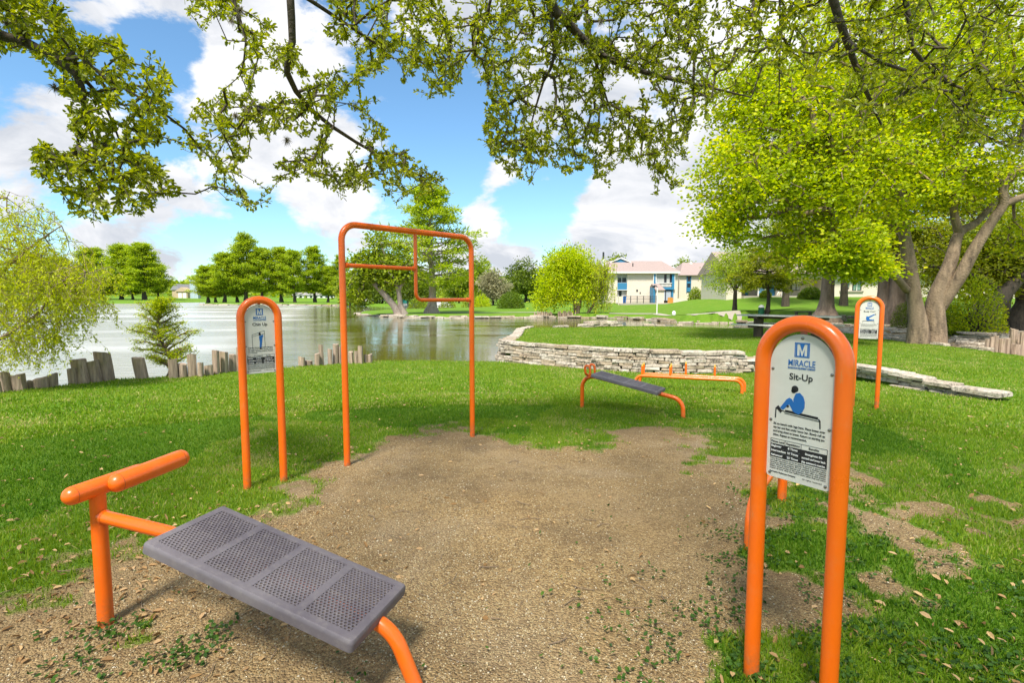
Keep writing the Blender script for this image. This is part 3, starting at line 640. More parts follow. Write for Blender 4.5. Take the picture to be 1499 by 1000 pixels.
def ell(px, py, Y, rx, ry, rz, n):
    p = D(px, py, Y); return (p, (rx * Y / FPX, rz, ry * Y / FPX), n)

# ------------------------------------------------------------------ exercise equipment
OR = M['orange']
def vlerp(a, b, t): return a + (b - a) * t
def perforated(root, Lx=.974, Wy=.406):
    """slab in local x (length) and y (width); top at z=0"""
    mb = MB(); rim = .040; bar = .034; n = 4; pw = (Lx - 2 * rim - (n - 1) * bar) / n; prof = [(rim, -.006), (rim, -.0012), (.016, -.0008), (.007, -.002), (.001, -.010), (0, -.02), (0, -.047), (.004, -.05), (.01, -.047), (.01, -.012)]
    ring = []
    for cx, cy, sx, sy in ((0, -Wy / 2, 1, 1), (Lx, -Wy / 2, -1, 1), (Lx, Wy / 2, -1, -1), (0, Wy / 2, 1, -1)):
        for k in range(5):
            t = k / 4 * math.pi / 2; c = (1, 1, 1, 1)
            a0 = {(1, 1): math.pi, (-1, 1): 1.5 * math.pi, (-1, -1): 0, (1, -1): .5 * math.pi}[(sx, sy)] + t
            ring.append((cx, cy, sx, sy, a0))
    m = len(prof); vs = []
    for cx, cy, sx, sy, a in ring:
        for off, z in prof:
            r0 = .018; q = max(r0 - off, 0); bx = cx + sx * (max(off, r0)); by = cy + sy * (max(off, r0)); vs.append((bx + q * math.cos(a), by + q * math.sin(a), z))
    K = len(ring); mb.add(vs, [(i * m + k, ((i + 1) % K) * m + k, ((i + 1) % K) * m + k + 1, i * m + k + 1) for i in range(K) for k in range(m - 1)])
    for i in range(1, n):
        x0 = rim + i * pw + (i - 1) * bar; mb.box(x0, -Wy / 2 + rim - .004, -.006, x0 + bar, Wy / 2 - rim + .004, -.0014)
    mb.obj('seat_rim', M['slab'], root, smooth=True)
    hb = MB(); p = .0165; hr = .0054; S = p / math.sqrt(3)
    for i in range(n):
        x0 = rim + i * (pw + bar) - .003; x1 = x0 + pw + .006; ry = -Wy / 2 + rim - .003; y = ry + .006; row = 0
        while y < Wy / 2 - rim + .004:
            x = x0 + (p / 2 if row % 2 else 0) + .002
            while x < x1 + .002:
                o = []; inn = []; lo = []
                for k in range(12):
                    a = k * math.pi / 6 + math.pi / 6 * 0; rr = S if k % 2 == 1 else S * math.cos(math.pi / 6)
                    o.append((x + rr * math.cos(a), y + rr * math.sin(a), -.0025)); inn.append((x + hr * math.cos(a), y + hr * math.sin(a), -.0027)); lo.append((x + hr * math.cos(a), y + hr * math.sin(a), -.009))
                hb.add(o + inn + lo, [(k, (k + 1) % 12, 12 + (k + 1) % 12, 12 + k) for k in range(12)] + [(12 + k, 12 + (k + 1) % 12, 24 + (k + 1) % 12, 24 + k) for k in range(12)])
                x += p
            y += p * math.sqrt(3) / 2; row += 1
    hb.obj('perforated_seat', M['slab'], root)
def slab_at(root_name, parent, a, b, zoff=0):
    a = Vector(a); b = Vector(b); o = bpy.data.objects.new(root_name, None); link(o, parent)
    x = (b - a).normalized(); y = Vector((0, 0, 1)).cross(x).normalized(); z = x.cross(y)
    o.matrix_local = Matrix.Translation(a) @ Matrix((x, y, z)).transposed().to_4x4(); perforated(o, (b - a).length); return o
# --- near sit-up bench
P0 = Vector((-1.94, 2.41, 0)); th = -.293; ax = Vector((math.cos(th), math.sin(th), 0)); nn_ = Vector((-ax.y, ax.x, 0))
b1 = empty('sit_up_bench', P0, 'large near orange sit-up bench with grey perforated seat and two rounded bars', 'exercise bench')
def loc(s, w_, z): return ax * s + nn_ * w_ + Vector((0, 0, z))
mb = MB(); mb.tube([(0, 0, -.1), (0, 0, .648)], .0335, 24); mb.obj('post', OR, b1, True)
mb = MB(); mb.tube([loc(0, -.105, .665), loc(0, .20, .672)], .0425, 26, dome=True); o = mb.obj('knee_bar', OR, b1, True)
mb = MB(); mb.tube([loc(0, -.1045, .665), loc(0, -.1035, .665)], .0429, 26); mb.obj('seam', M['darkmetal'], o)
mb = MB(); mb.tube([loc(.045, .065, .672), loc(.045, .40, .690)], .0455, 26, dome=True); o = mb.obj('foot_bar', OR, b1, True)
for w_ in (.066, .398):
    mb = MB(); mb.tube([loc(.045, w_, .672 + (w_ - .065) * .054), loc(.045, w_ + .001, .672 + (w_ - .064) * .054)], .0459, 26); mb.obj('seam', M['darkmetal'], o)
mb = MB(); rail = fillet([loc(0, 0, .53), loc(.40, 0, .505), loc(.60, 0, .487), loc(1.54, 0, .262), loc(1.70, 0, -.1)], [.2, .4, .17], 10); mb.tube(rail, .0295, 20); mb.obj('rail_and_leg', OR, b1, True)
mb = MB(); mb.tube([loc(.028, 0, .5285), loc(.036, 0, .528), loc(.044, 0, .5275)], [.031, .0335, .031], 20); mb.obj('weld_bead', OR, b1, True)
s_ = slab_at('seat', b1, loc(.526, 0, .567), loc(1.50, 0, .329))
# --- second bench
def bench_b():
    A = gslope(852, 597); B = gslope(1001, 612); A.z = T1(A.x, A.y); B.z = T1(B.x, B.y); r = empty('low_bench', A, 'smaller orange bench with sloping grey seat standing on the grass beyond the dirt', 'exercise bench')
    d = B - A; L_ = math.hypot(d.x, d.y); u = Vector((d.x / L_, d.y / L_, 0)); v = Vector((-u.y, u.x, 0)); f = lambda s, w_, z: u * s + v * w_ + Vector((0, 0, z))
    mb = MB(); mb.tube(fillet([f(0, 0, -.1), f(0, 0, .50), f(.25, 0, .475), f(1.30, 0, .285), f(L_, 0, .25), f(L_, 0, -.15)][:3] + [f(L_ - .02, 0, .265), f(L_, 0, -.15)], [.17, .5, .17], 9), .0295, 18); mb.obj('rail_and_legs', OR, r, True)
    mb = MB()
    for w_ in (-.09, .09):
        mb.tube(fillet([f(.10, 0, .49), f(.09, w_, .53), f(.07, w_, .655), f(.155, w_, .645), f(.165, w_, .50)], [.03, .035, .035], 6), .017, 12)
    mb.obj('foot_loops', OR, r, True)
    slab_at('seat', r, f(.22, 0, .555), f(1.19, 0, .375))
bench_b()
# --- low parallel rails with upright pegs
def rails():
    A = gslope(930, 569); B = gslope(1086, 577); A.z = T1(A.x, A.y); B.z = T1(B.x, B.y); r = empty('peg_rails', A, 'long low pair of orange rails with upright pegs in front of the stone wall', 'exercise rails')
    d = B - A; L_ = math.hypot(d.x, d.y); u = Vector((d.x / L_, d.y / L_, 0)); v = Vector((-u.y, u.x, 0)); f = lambda s, w_, z: u * s + v * w_ + Vector((0, 0, z + (B.z - A.z) * s / L_))
    for w_, s0 in ((0, 0), (.24, .05)):
        mb = MB(); mb.tube(fillet([f(s0, w_, -.1), f(s0, w_, .25), f(L_ + s0, w_, .24), f(L_ + s0, w_, -.1)], .13, 8), .028, 16); mb.obj('rail', OR, r, True)
    for s in (.12, .62, .88, 1.38):
        for w_ in (0, .24):
            if s in (.88, 1.38) and w_ == 0: continue
            z1 = .43 if s not in (.88,) else .47
            if L_ < s: continue
            mb = MB(); mb.tube([f(s, w_, .24), f(s, w_, z1)], .019, 12); p = mb.obj('peg', OR, r, True)
            mb = MB(); mb.tube([f(s, w_, z1 - .002), f(s, w_, z1 + .045)], [.0185, .006], 12); mb.obj('peg_tip', M['tip'], p, True)
M['tip'] = simple('yellow_tip', (.70, .42, .05), .6)
rails()
# --- hoop frame behind the near sign
r = empty('push_up_frame', (1.46, 3.15, 0), 'low orange hoop of bent tube standing in weeds behind the sit-up sign', 'exercise frame')
mb = MB(); mb.tube(fillet([(0, 0, -.1), (0, 0, .31), (.59, .77, .35), (.59, .77, -.1)], [.17, .06], 8), .0285, 18); mb.obj('hoop', OR, r, True)
mb = MB(); mb.tube(fillet([(.625, .80, -.1), (.625, .80, .42), (.95, .62, .42), (.95, .62, -.1)], [.06, .06], 6), .02, 14); mb.obj('rear_post', OR, r, True)
# --- chin-up frame
A = Vector((-1.55, 4.87, 0)); B = Vector((-.46, 6.04, 0)); A.z = T1(A.x, A.y); B.z = T1(B.x, B.y); r = empty('chin_up_frame', A, 'tall orange chin-up frame with stepped inner bars at the edge of the dirt', 'exercise frame')
d = (B - A); f = lambda t, z: Vector((d.x * t, d.y * t, z))
mb = MB(); mb.tube(fillet([f(0, -.1), f(0, 2.245), f(1, 2.245), f(1, -.1)], .15, 10), .0295, 22); mb.obj('outer_frame', OR, r, True)
tm = .515
mb = MB(); mb.tube([f(0.015, 1.87), f(tm, 1.87)], .019, 14); mb.tube([f(.02, 1.87), f(.035, 1.87)], .026, 14); mb.tube([f(tm - .022, 1.87), f(tm - .008, 1.87)], .025, 14); mb.obj('upper_bar', OR, r, True)
mb = MB(); mb.tube(fillet([f(tm, 2.24), f(tm, 1.55), f(.985, 1.55)], .075, 8), .019, 14); mb.tube([f(.955, 1.55), f(.98, 1.55)], .026, 14); mb.obj('lower_bar', OR, r, True)
# --- signs
PW, PH = .235, .56
def text_mb(mb, s, x, y, size, align='CENTER', off=0.0, z=.0022, width=None, sh=0):
    c = bpy.data.curves.new('t', 'FONT'); c.body = s; c.size = size; c.align_x = align; c.extrude = .0003; c.offset = off; c.resolution_u = 3; c.shear = sh
    o = bpy.data.objects.new('t', c); col.objects.link(o); dg = bpy.context.evaluated_depsgraph_get(); me = bpy.data.meshes.new_from_object(o.evaluated_get(dg))
    vs = [tuple(v.co) for v in me.vertices]; fs = [tuple(p.vertices) for p in me.polygons]
    if width and vs:
        w0 = max(v[0] for v in vs) - min(v[0] for v in vs); k = width / w0; vs = [(v[0] * k, v[1], v[2]) for v in vs]
    mb.add([(v[0] + x, v[1] + y, v[2] + z) for v in vs], fs)
    bpy.data.objects.remove(o); bpy.data.curves.remove(c); bpy.data.meshes.remove(me)
def line(mb, p, q, w_, z0=.001, z1=.0022):
    p = Vector(p); q = Vector(q); n = (q - p).normalized(); n = Vector((-n.y, n.x)) * w_ / 2
    mb.prism([tuple(p - n), tuple(q - n), tuple(q + n), tuple(p + n)], z0, z1)
def disc(mb, x, y, r_, z0=.001, z1=.0024, n=18, ry=None): mb.prism([(x + r_ * math.cos(k * 2 * math.pi / n), y + (ry or r_) * math.sin(k * 2 * math.pi / n)) for k in range(n)], z0, z1)
Yf = lambda fr: PH * (1 - fr)
def sign(base_l, base_r, top, label, title, kind):
    A = Vector(base_l); B = Vector(base_r); za, zb = T1(A.x, A.y), T1(B.x, B.y); mid = (A + B) / 2; w_ = (B - A).length; ang = math.atan2(B.y - A.y, B.x - A.x)
    r = empty('instruction_sign', (mid.x, mid.y, 0), label, 'sign', 'instruction signs on arched orange tube frames', ang)
    h2 = w_ / 2; arch = [(h2 * math.cos(a), 0, top - h2 + h2 * math.sin(a)) for a in np.linspace(0, math.pi, 19)]
    mb = MB(); mb.tube([(h2, 0, zb - .1)] + arch + [(-h2, 0, za - .1)], .0302, 24); mb.obj('tube_frame', OR, r, True)
    pr = (PW / 2); zt = top - .040; z0 = zt - PH
    pn = bpy.data.objects.new('panel_board', None)
    cr = .014; pts = [(-pr + cr - cr * math.cos(a), cr - cr * math.sin(a)) for a in np.linspace(0, math.pi / 2, 5)] + [(pr - cr + cr * math.sin(a), cr - cr * math.cos(a)) for a in np.linspace(0, math.pi / 2, 5)]
    pts += [(pr * math.cos(a), PH - pr + pr * math.sin(a)) for a in np.linspace(0, math.pi, 25)]
    mb = MB(); mb.prism(pts, -.0015, .001); o = mb.obj('panel', M['panel'], r)
    o.matrix_local = Matrix.Translation((0, 0, z0)) @ Matrix.Rotation(R(90), 4, 'X')
    mb = MB(); mb.prism([(x * 1.0 + (.0012 if x > 0 else -.0012), y + (.001 if y > PH / 2 else -.0012)) for x, y in pts], -.0035, -.0017); e = mb.obj('panel_edge', M['darkmetal'], o)
    for y in (PH * .99, PH * .755, PH * .40):                   # fixing tabs from tube to panel
        for s in ((0,) if y > PH * .9 else (-1, 1)):
            mb = MB()
            if s == 0: mb.box(-.012, y - .012, -.009, .012, y + .03, -.0045)
            else: mb.box(min(s * .10, s * (h2 - .012)), y - .01, -.009, max(s * .10, s * (h2 - .012)), y + .01, -.0045)
            mb.obj('bracket', OR, o)
    for bx, by in ((0, PH - .014), (-.107, PH * .755), (.107, PH * .755), (-.107, PH * .40), (.107, PH * .40), (-.103, .016), (.103, .016)):
        mb = MB(); n = 12; mb.tube([(bx, by, .001), (bx, by, .003), (bx, by, .0048)], [.0058, .0054, .002], n); mb.obj('bolt', M['steel'], o, True)
    mb = MB(); y0, y1 = Yf(.15), Yf(.058); hw = (y1 - y0) / 2      # square emblem holding a letter
    t_ = .0028
    for a, b in (((-hw, y0), (hw, y0)), ((-hw, y1), (hw, y1)), ((-hw, y0 - t_ / 2), (-hw, y1 + t_ / 2)), ((hw, y0 - t_ / 2), (hw, y1 + t_ / 2))): line(mb, a, b, t_)
    # field of the emblem around the white M: polygons left of, right of and inside the letter
    q = hw - t_ * 1.0; ya, yb = y0 + .004, y1 - .004; mw = q * .80; st = q * .42
    mb.prism([(-q, y0 + .002), (-mw, y0 + .002), (-mw, y1 - .002), (-q, y1 - .002)], .001, .002); mb.prism([(mw, y0 + .002), (q, y0 + .002), (q, y1 - .002), (mw, y1 - .002)], .001, .002)
    mb.prism([(-mw, yb), (mw, yb), (mw, y1 - .002), (-mw, y1 - .002)], .001, .0021); mb.prism([(-mw, y0 + .002), (mw, y0 + .002), (mw, ya), (-mw, ya)], .001, .0021)
    mb.prism([(-mw + st, yb), (0, yb - (yb - ya) * .62), (mw - st, yb)][::-1], .001, .0022)
    mb.prism([(-mw + st, ya), (-st * .1 - .001, ya), (-mw + st, ya + (yb - ya) * .55)], .001, .0022); mb.prism([(mw - st, ya), (mw - st, ya + (yb - ya) * .55), (st * .1 + .001, ya)], .001, .0022)
    mb.obj('emblem', M['blue'], o)
    mb = MB(); text_mb(mb, 'MIRACLE', 0, Yf(.212), .033, off=.0003, width=.098); text_mb(mb, 'RECREATION EQUIPMENT COMPANY', 0, Yf(.232), .0095, off=.0002, width=.100); mb.obj('brand_lettering', M['blue'], o)
    mb = MB(); text_mb(mb, title, 0, Yf(.305), .034, off=.0005); mb.obj('title_lettering', M['black'], o)
    para = {'sit': ['Sit on bench with legs bent. Place knees over', 'top bar and feet under lower bar. Slowly roll up', 'and bring chest to knees. Return to starting po-', 'sition. Repeat as recommended.'],
            'chin': ['Grasp bar with hands shoulder width apart.', 'Pull up until chin is over the bar. Lower', 'slowly to starting position. Repeat', 'as recommended.'],
            'curl': ['Lie on bench with hips at the edge. Hold bar', 'and lift legs up over the body. Lower the', 'legs slowly. Repeat as recommended.']}[kind]
    mb = MB()
    for i, s in enumerate(para): text_mb(mb, s, -.096, Yf(.628 + i * .026), .0118, 'LEFT', .0002, width=(.190 if i < len(para) - 1 else .19 * len(s) / len(para[0])))
    for i in range(6):
        s = ['These fitness stations are to be used by persons in good health', 'and under supervision where required. Consult a physician before', 'starting any exercise program. Do not continue if pain or dizziness', 'occurs. Warm up before exercise and cool down after each session.', 'Children should not play on this equipment without an adult present.', 'Inspect all parts often and replace them when they are worn.'][i]
        text_mb(mb, s, -.104, Yf(.872 + i * .0135), .0064, 'LEFT', .00008, width=.208)
    text_mb(mb, 'Recreation Equipment Company', -.104, Yf(.965), .007, 'LEFT', .0002, width=.1); text_mb(mb, 'All rights reserved', .02, Yf(.965), .006, 'LEFT', 0, width=.07)
    x0, x1, xa, xb = -.104, .104, -.048, .012; yt, yh, yb = Yf(.730), Yf(.765), Yf(.860)
    text_mb(mb, 'Fitness Level', (x0 + xa) / 2, yh + .006, .011, off=.0002, width=.05); text_mb(mb, 'Repetitions', (xa + xb) / 2, yh + .006, .011, off=.0002, width=.05); text_mb(mb, 'Benefits', (xb + x1) / 2, yh + .006, .0115, off=.0002)
    line(mb, (x0, yt), (x1, yt), .001); 
    for x in (x0, xa, xb, x1): line(mb, (x, yt), (x, yb), .0012)
    for (a, b, rows) in ((x0, xa, 3), (xa, xb, 3), (xb, x1, 1)):
        hgt = (yh - yb) / rows
        for k in range(rows): mb.prism([(a + .001, yh - (k + 1) * hgt + .0008), (b - .001, yh - (k + 1) * hgt + .0008), (b - .001, yh - k * hgt), (a + .001, yh - k * hgt)], .001, .0019)
    mb.obj('instruction_text', M['black'], o)
    mb = MB(); hgt = (yh - yb) / 3
    for k, (a, b) in enumerate((('Beginner', '8 Times'), ('Intermediate', '10 Times'), ('Advanced', '20 Times'))):
        text_mb(mb, a, x0 + .003, yh - (k + 1) * hgt + .006, .0112, 'LEFT', .0003, z=.0026); text_mb(mb, b, (xa + xb) / 2, yh - (k + 1) * hgt + .006, .0112, off=.0003, z=.0026)
    for k, s in enumerate({'sit': ('Strengthens the', 'stomach and lower back', '(hip extensor) muscles.'), 'chin': ('Strengthens the', 'arms, shoulders and', 'upper back muscles.'), 'curl': ('Strengthens the', 'stomach and', 'hip muscles.')}[kind]): text_mb(mb, s, (xb + x1) / 2, yh - .017 - k * .0155, .0112, off=.0003, z=.0026, width=.084 * min(1, len(s) / 21))
    mb.obj('table_lettering', M['white'], o)
    # drawing; coordinates measured on the panel: x in -.1...1, y as height fraction
    bl = MB(); bk = MB(); px_ = lambda x: (x - 342.5) / 385 * PW; py_ = lambda y: PH * (1 - (y - 95) / 790)
    Pp = lambda L_: [(px_(x), py_(y)) for x, y in L_][::-1]
    if kind == 'sit':
        for Lp in ([(316, 408), (340, 402), (362, 420), (372, 448), (371, 478), (360, 502), (340, 517), (316, 512), (298, 494), (306, 470), (303, 440)], [(262, 446), (278, 436), (294, 442), (312, 470), (330, 505), (305, 508), (284, 478)], [(262, 446), (284, 446), (290, 460), (243, 506), (222, 498)]): bl.prism(Pp(Lp), .001, .0022 + .0002 * len(Lp) / 10)
        disc(bk, px_(310), py_(385), .0125, n=20); disc(bk, px_(302), py_(396), .0085); disc(bk, px_(270), py_(483), .0048)
        bk.prism(Pp([(200, 494), (212, 486), (236, 514), (228, 526), (198, 502)]), .001, .0022)
        line(bk, (px_(255), py_(510)), (px_(452), py_(520)), .009); line(bk, (px_(252), py_(523)), (px_(462), py_(535)), .0025); line(bk, (px_(197), py_(500)), (px_(195), py_(556)), .0042); line(bk, (px_(197), py_(503)), (px_(255), py_(515)), .003)
        line(bk, (px_(455), py_(522)), (px_(464), py_(535)), .0045); line(bk, (px_(463), py_(530)), (px_(466), py_(572)), .0045)
    elif kind == 'chin':
        for a, b in (((245, 640), (240, 440)), ((240, 440), (395, 395)), ((395, 395), (400, 590)), ((240, 460), (330, 440)), ((330, 440), (395, 430))): line(bk, (px_(a[0]), py_(a[1])), (px_(b[0]), py_(b[1])), .0022)
        for Lp in ([(328, 455), (350, 450), (372, 440), (382, 455), (368, 478), (364, 520), (352, 590), (330, 590), (334, 520), (326, 480)],): bl.prism(Pp(Lp), .001, .0024)
        disc(bk, px_(336), py_(436), .0095); disc(bk, px_(336), py_(422), .006); disc(bk, px_(342), py_(600), .007)
    else:
        line(bk, (px_(215), py_(520)), (px_(440), py_(520)), .006); line(bk, (px_(215), py_(520)), (px_(205), py_(580)), .0028); line(bk, (px_(440), py_(505)), (px_(447), py_(580)), .0028)
        for Lp in ([(285, 420), (330, 425), (440, 372), (452, 390), (345, 455), (350, 480), (420, 488), (440, 478), (442, 505), (300, 512), (280, 480)],): bl.prism(Pp(Lp), .001, .0024)
        disc(bk, px_(463), py_(380), .008)
    bl.obj('figure_drawing', M['blue'], o); bk.obj('bench_drawing', M['black'], o)
    return r
s1 = sign((.985, 2.06), (1.152, 1.817), 1.456, 'nearest instruction sign, reads Sit-Up over a blue seated figure', 'Sit-Up', 'sit')
s2 = sign((-2.16, 4.21), (-1.945, 4.40), 1.535, 'instruction sign with a Chin Up drawing, between the grass edge and the tall frame', 'Chin Up', 'chin')
Bc = gslope(1283, 600); s3 = sign((Bc.x - .25, Bc.y + .17), (Bc.x, Bc.y), 1.55, 'farther instruction sign on the right lawn, reads Body Curl over a blue lying figure', 'Body Curl', 'curl')
# ------------------------------------------------------------------ stone walls and edgings
def block(mb, c, u, v, L_, Dp, Hh, j=.012, tilt=0):
    """rough stone: c centre of the base, u along, v across"""
    rings = []; 
    for zz, ins in ((0, .012), (.12, 0), (.8, .004), (1, .022)):
        for sx, sy in ((-1, -1), (1, -1), (1, 1), (-1, 1)):
            p = c + u * sx * (L_ / 2 - ins * min(1, L_ * 3)) + v * sy * (Dp / 2 - ins) + Vector((0, 0, zz * Hh + tilt * sx)); rings.append(p + Vector((random.uniform(-j, j), random.uniform(-j, j), random.uniform(-j, j) * .6)))
    f = [(3, 2, 1, 0), (12, 13, 14, 15)] + [(4 * a + k, 4 * a + (k + 1) % 4, 4 * a + 4 + (k + 1) % 4, 4 * a + 4 + k) for a in range(3) for k in range(4)]
    mb.add(rings, f)
def walk(path, step):
    P = [Vector((x, y, 0)) for x, y in path]; i = 0; pos = P[0].copy(); out = []
    seg = [(P[k + 1] - P[k]).length for k in range(len(P) - 1)]; total = sum(seg); s = 0
    while s < total:
        l = step(); a = s + l / 2
        if a > total: break
        q = a; k = 0
        while q > seg[k]: q -= seg[k]; k += 1
        u = (P[k + 1] - P[k]).normalized()
        if k + 1 < len(seg): u = (u * (1 - q / seg[k]) + (P[k + 2] - P[k + 1]).normalized() * (q / seg[k]) * .5 + u * (q / seg[k]) * .5).normalized()
        out.append((P[k] + (P[k + 1] - P[k]) * (q / seg[k]), u, l)); s += l
    return out
left_side = [tuple(p) for p in (back_line[2], back_line[1], back_line[0])]
cen = Vector((4, 16.5, 0)); hc = .071
wl = left_side + wall_line
r = empty('retaining_wall', (wall_line[0][0], wall_line[0][1], T1(*wall_line[0])), 'curved dry-stone limestone wall holding up the grass terrace beside the lake', 'stone wall'); o0 = r.location.copy()
mb = MB(); cap_ = MB(); walln = Vector
for lvl in range(13):
    for c, u, l in walk(wl, lambda: random.uniform(.22, .62) if lvl else random.uniform(.3, .7)):
        v = Vector((-u.y, u.x, 0)); out = v if (c + v - cen).length > (c - cen).length else -v
        ti = c - out * .35; top = T1(ti.x, ti.y) + .055; o_ = c + out * .35; gr = T1(o_.x, o_.y)
        right_ = c.x > 5.6
        if right_: top = max(gr + .10, gr + .36 - .13 * (c.x - 5.6)) if c.x < 6.6 else gr + (.20 if c.x < 7.0 else .12)
        z = top - (hc + .004) * (lvl + 1) - (.015 if lvl else 0)
        if z + hc < gr - .1: continue
        if random.random() < .015 and lvl > 1: continue
        off = out * (.018 * lvl + random.uniform(-.012, .012)) ; dep = (.34 if lvl == 0 else .26) * random.uniform(.9, 1.1)
        hh = hc * (random.uniform(.85, 1.06) if lvl else 1.2)
        block(cap_ if lvl == 0 else mb, c + off - out * (.0 if lvl else .03) - o0 * 1.0 + Vector((0, 0, z)) , u, out, l * .985, dep, hh, .011, random.uniform(-.006, .006))
mb.obj('wall_courses', M['stone'], r); cap_.obj('coping_stones', M['stone'], r)
# wall end: loose flat stones on the right lawn
def edging(name, path, label, lo=.25, hi=.7, dep=.3, hh=.12, z=None, zo=-.03, lv=1, jit=.04):
    r = empty(name, (path[0][0], path[0][1], 0), label, 'stone edging'); mb = MB()
    for k in range(lv):
        for c, u, l in walk(path, lambda: random.uniform(lo, hi)):
            v = Vector((-u.y, u.x, 0)); c = c + v * random.uniform(-jit, jit) * (1 + k); g = z if z is not None else T1(c.x, c.y)
            if k and random.random() < .45: continue
            block(mb, c - r.location + Vector((0, 0, g + zo + k * hh * .8)), (u + v * random.uniform(-.15, .15)).normalized(), v, l * random.uniform(.85, .98), dep * random.uniform(.7, 1.3), hh * random.uniform(.7, 1.25), hh * .18, random.uniform(-.1, .1) * hh)
    mb.obj('stones', M['stone'], r)
edging('stone_edging', wall_line[-4:-1] , 'flat stones lying in the grass at the foot of the low right wall end', hh=.05, dep=.3, zo=.0, lo=.4, hi=.8, jit=.02)
for q in [c for c in []]: pass
edging('stone_edging', back_line[2:], 'ragged flat stones along the far edge of the grass terrace', .3, .9, .4, .10, None, .0, 1)
edging('stone_edging', XY([(852, 479), (880, 477.5), (905, 476.8)], .26), 'small heap of pale stones on the far rim of the terrace', .4, .8, .5, .12, None, .03, 2)
edging('stone_edging', rock_line, 'white stone edging between the right lawn and the creek bed', .35, .9, .26, .085, None, .0, 1, .02)
edging('stone_edging', list(reversed(far_edge[:11])), 'ragged limestone ledges along the far bank of the inlet', .6, 1.8, .8, .16, WATER, -.04, 2, .5)
edging('stone_edging', far_edge[7:], 'pale stone rim round the grass spit of the tall cypress', .6, 1.6, .6, .13, WATER, -.02, 1, .2)
edging('stone_edging', isl_poly[:3], 'pale rocky edge along the foot of the island', 1.5, 4, 2, .35, WATER, -.05, 1, .3)
def rocks():
    r = empty('creek_rocks', GT(1300, 493), 'flat creek ledges and broken slabs beyond the forked tree', 'rocks'); mb = MB()
    for k in range(260):
        px = random.uniform(1175, 1499); f = (px - 1175) / 324; py = random.uniform(476 + 10 * f, 488 + 22 * f); p = GP(px, py, -.1); z = T1(p.x, p.y); a = random.uniform(-.4, .2); u = Vector((math.cos(a), math.sin(a), 0)); v = Vector((-u.y, u.x, 0))
        block(mb, Vector((p.x, p.y, z - .03)) - r.location, u, v, random.uniform(.25, 1.0), random.uniform(.15, .4), random.uniform(.05, .13), .03, random.uniform(-.03, .03))
    mb.obj('slabs', M['stone'], r)
    for i, (x0, x1, y) in enumerate(((1398, 1470, 503), (1402, 1466, 498), (1405, 1462, 493))):
        a, b = GP(x0, y, -.05), GP(x1, y + 5, -.05); edging('stone_steps', [tuple(a[:2]), tuple(b[:2])], ('lowest', 'middle', 'top')[i] + ' row of the low layered slab wall left of the right-hand stakes', .3, .6, .3, .10, T1(a.x, a.y) + i * .09 + .02, 0, 1, .02)
    for i, (px, py) in enumerate(((1200, 467), (1252, 466), (1215, 462))): pass
    a, b = GT(1222, 470), GT(1250, 470); edging('stone_steps', [tuple(a[:2]), tuple(b[:2])], 'short stack of pale blocks left of the body curl sign on the far lawn', .5, .8, .5, .22, T1(a.x, a.y), 0, 2, .03)
rocks()
# ------------------------------------------------------------------ weathered stakes along the shore
GS = 'weathered timber stakes along the shore'
def stake(px0, px1, top, bot, label, dist=None, lean=0, group=GS, backset=.06):
    px = (px0 + px1) / 2; p = gslope(px, bot + 1); Y = (dist or p.y) + backset; x = D(px, bot, Y).x; rr = (px1 - px0) / 2 * Y / FPX * .96; zt = D(px, top, Y).z; zb = min(D(px, bot, Y).z, WATER + .1) - .35
    n = 14; P = []; Rr = []; k = 7; h = zt - zb
    mb = MB(); vs = []
    ph = random.uniform(0, 6); ta, tb = random.uniform(-.25, .25), random.uniform(-.25, .25)
    for i in range(k + 1):
        f = i / k
        for j in range(n):
            a = j * 2 * math.pi / n; q = rr * (1 + .09 * math.sin(3 * a + ph) + .05 * math.sin(7 * a + ph * 2) + random.uniform(-.025, .025)) * (1 - .06 * f); lx = lean * h * f
            zz = zb + h * f + (rr * (ta * math.cos(a) + tb * math.sin(a)) + random.uniform(-.006, .006) if i == k else 0); vs.append((q * math.cos(a) + lx, q * math.sin(a), zz - zb))
    mb.add(vs, [(i * n + j, i * n + (j + 1) % n, (i + 1) * n + (j + 1) % n, (i + 1) * n + j) for i in range(k) for j in range(n)])
    top_c = len(mb.v); mb.v.append((lean * h, 0, h - .004)); mb.f += [(k * n + j, k * n + (j + 1) % n, top_c) for j in range(n)]; mb.m += [0] * n
    o = mb.obj('timber_stake', M['stake'], None, True); o.location = (x - lean * h * .3, Y, zb); o['label'] = label; o['category'] = 'stake'; o['group'] = group; return o
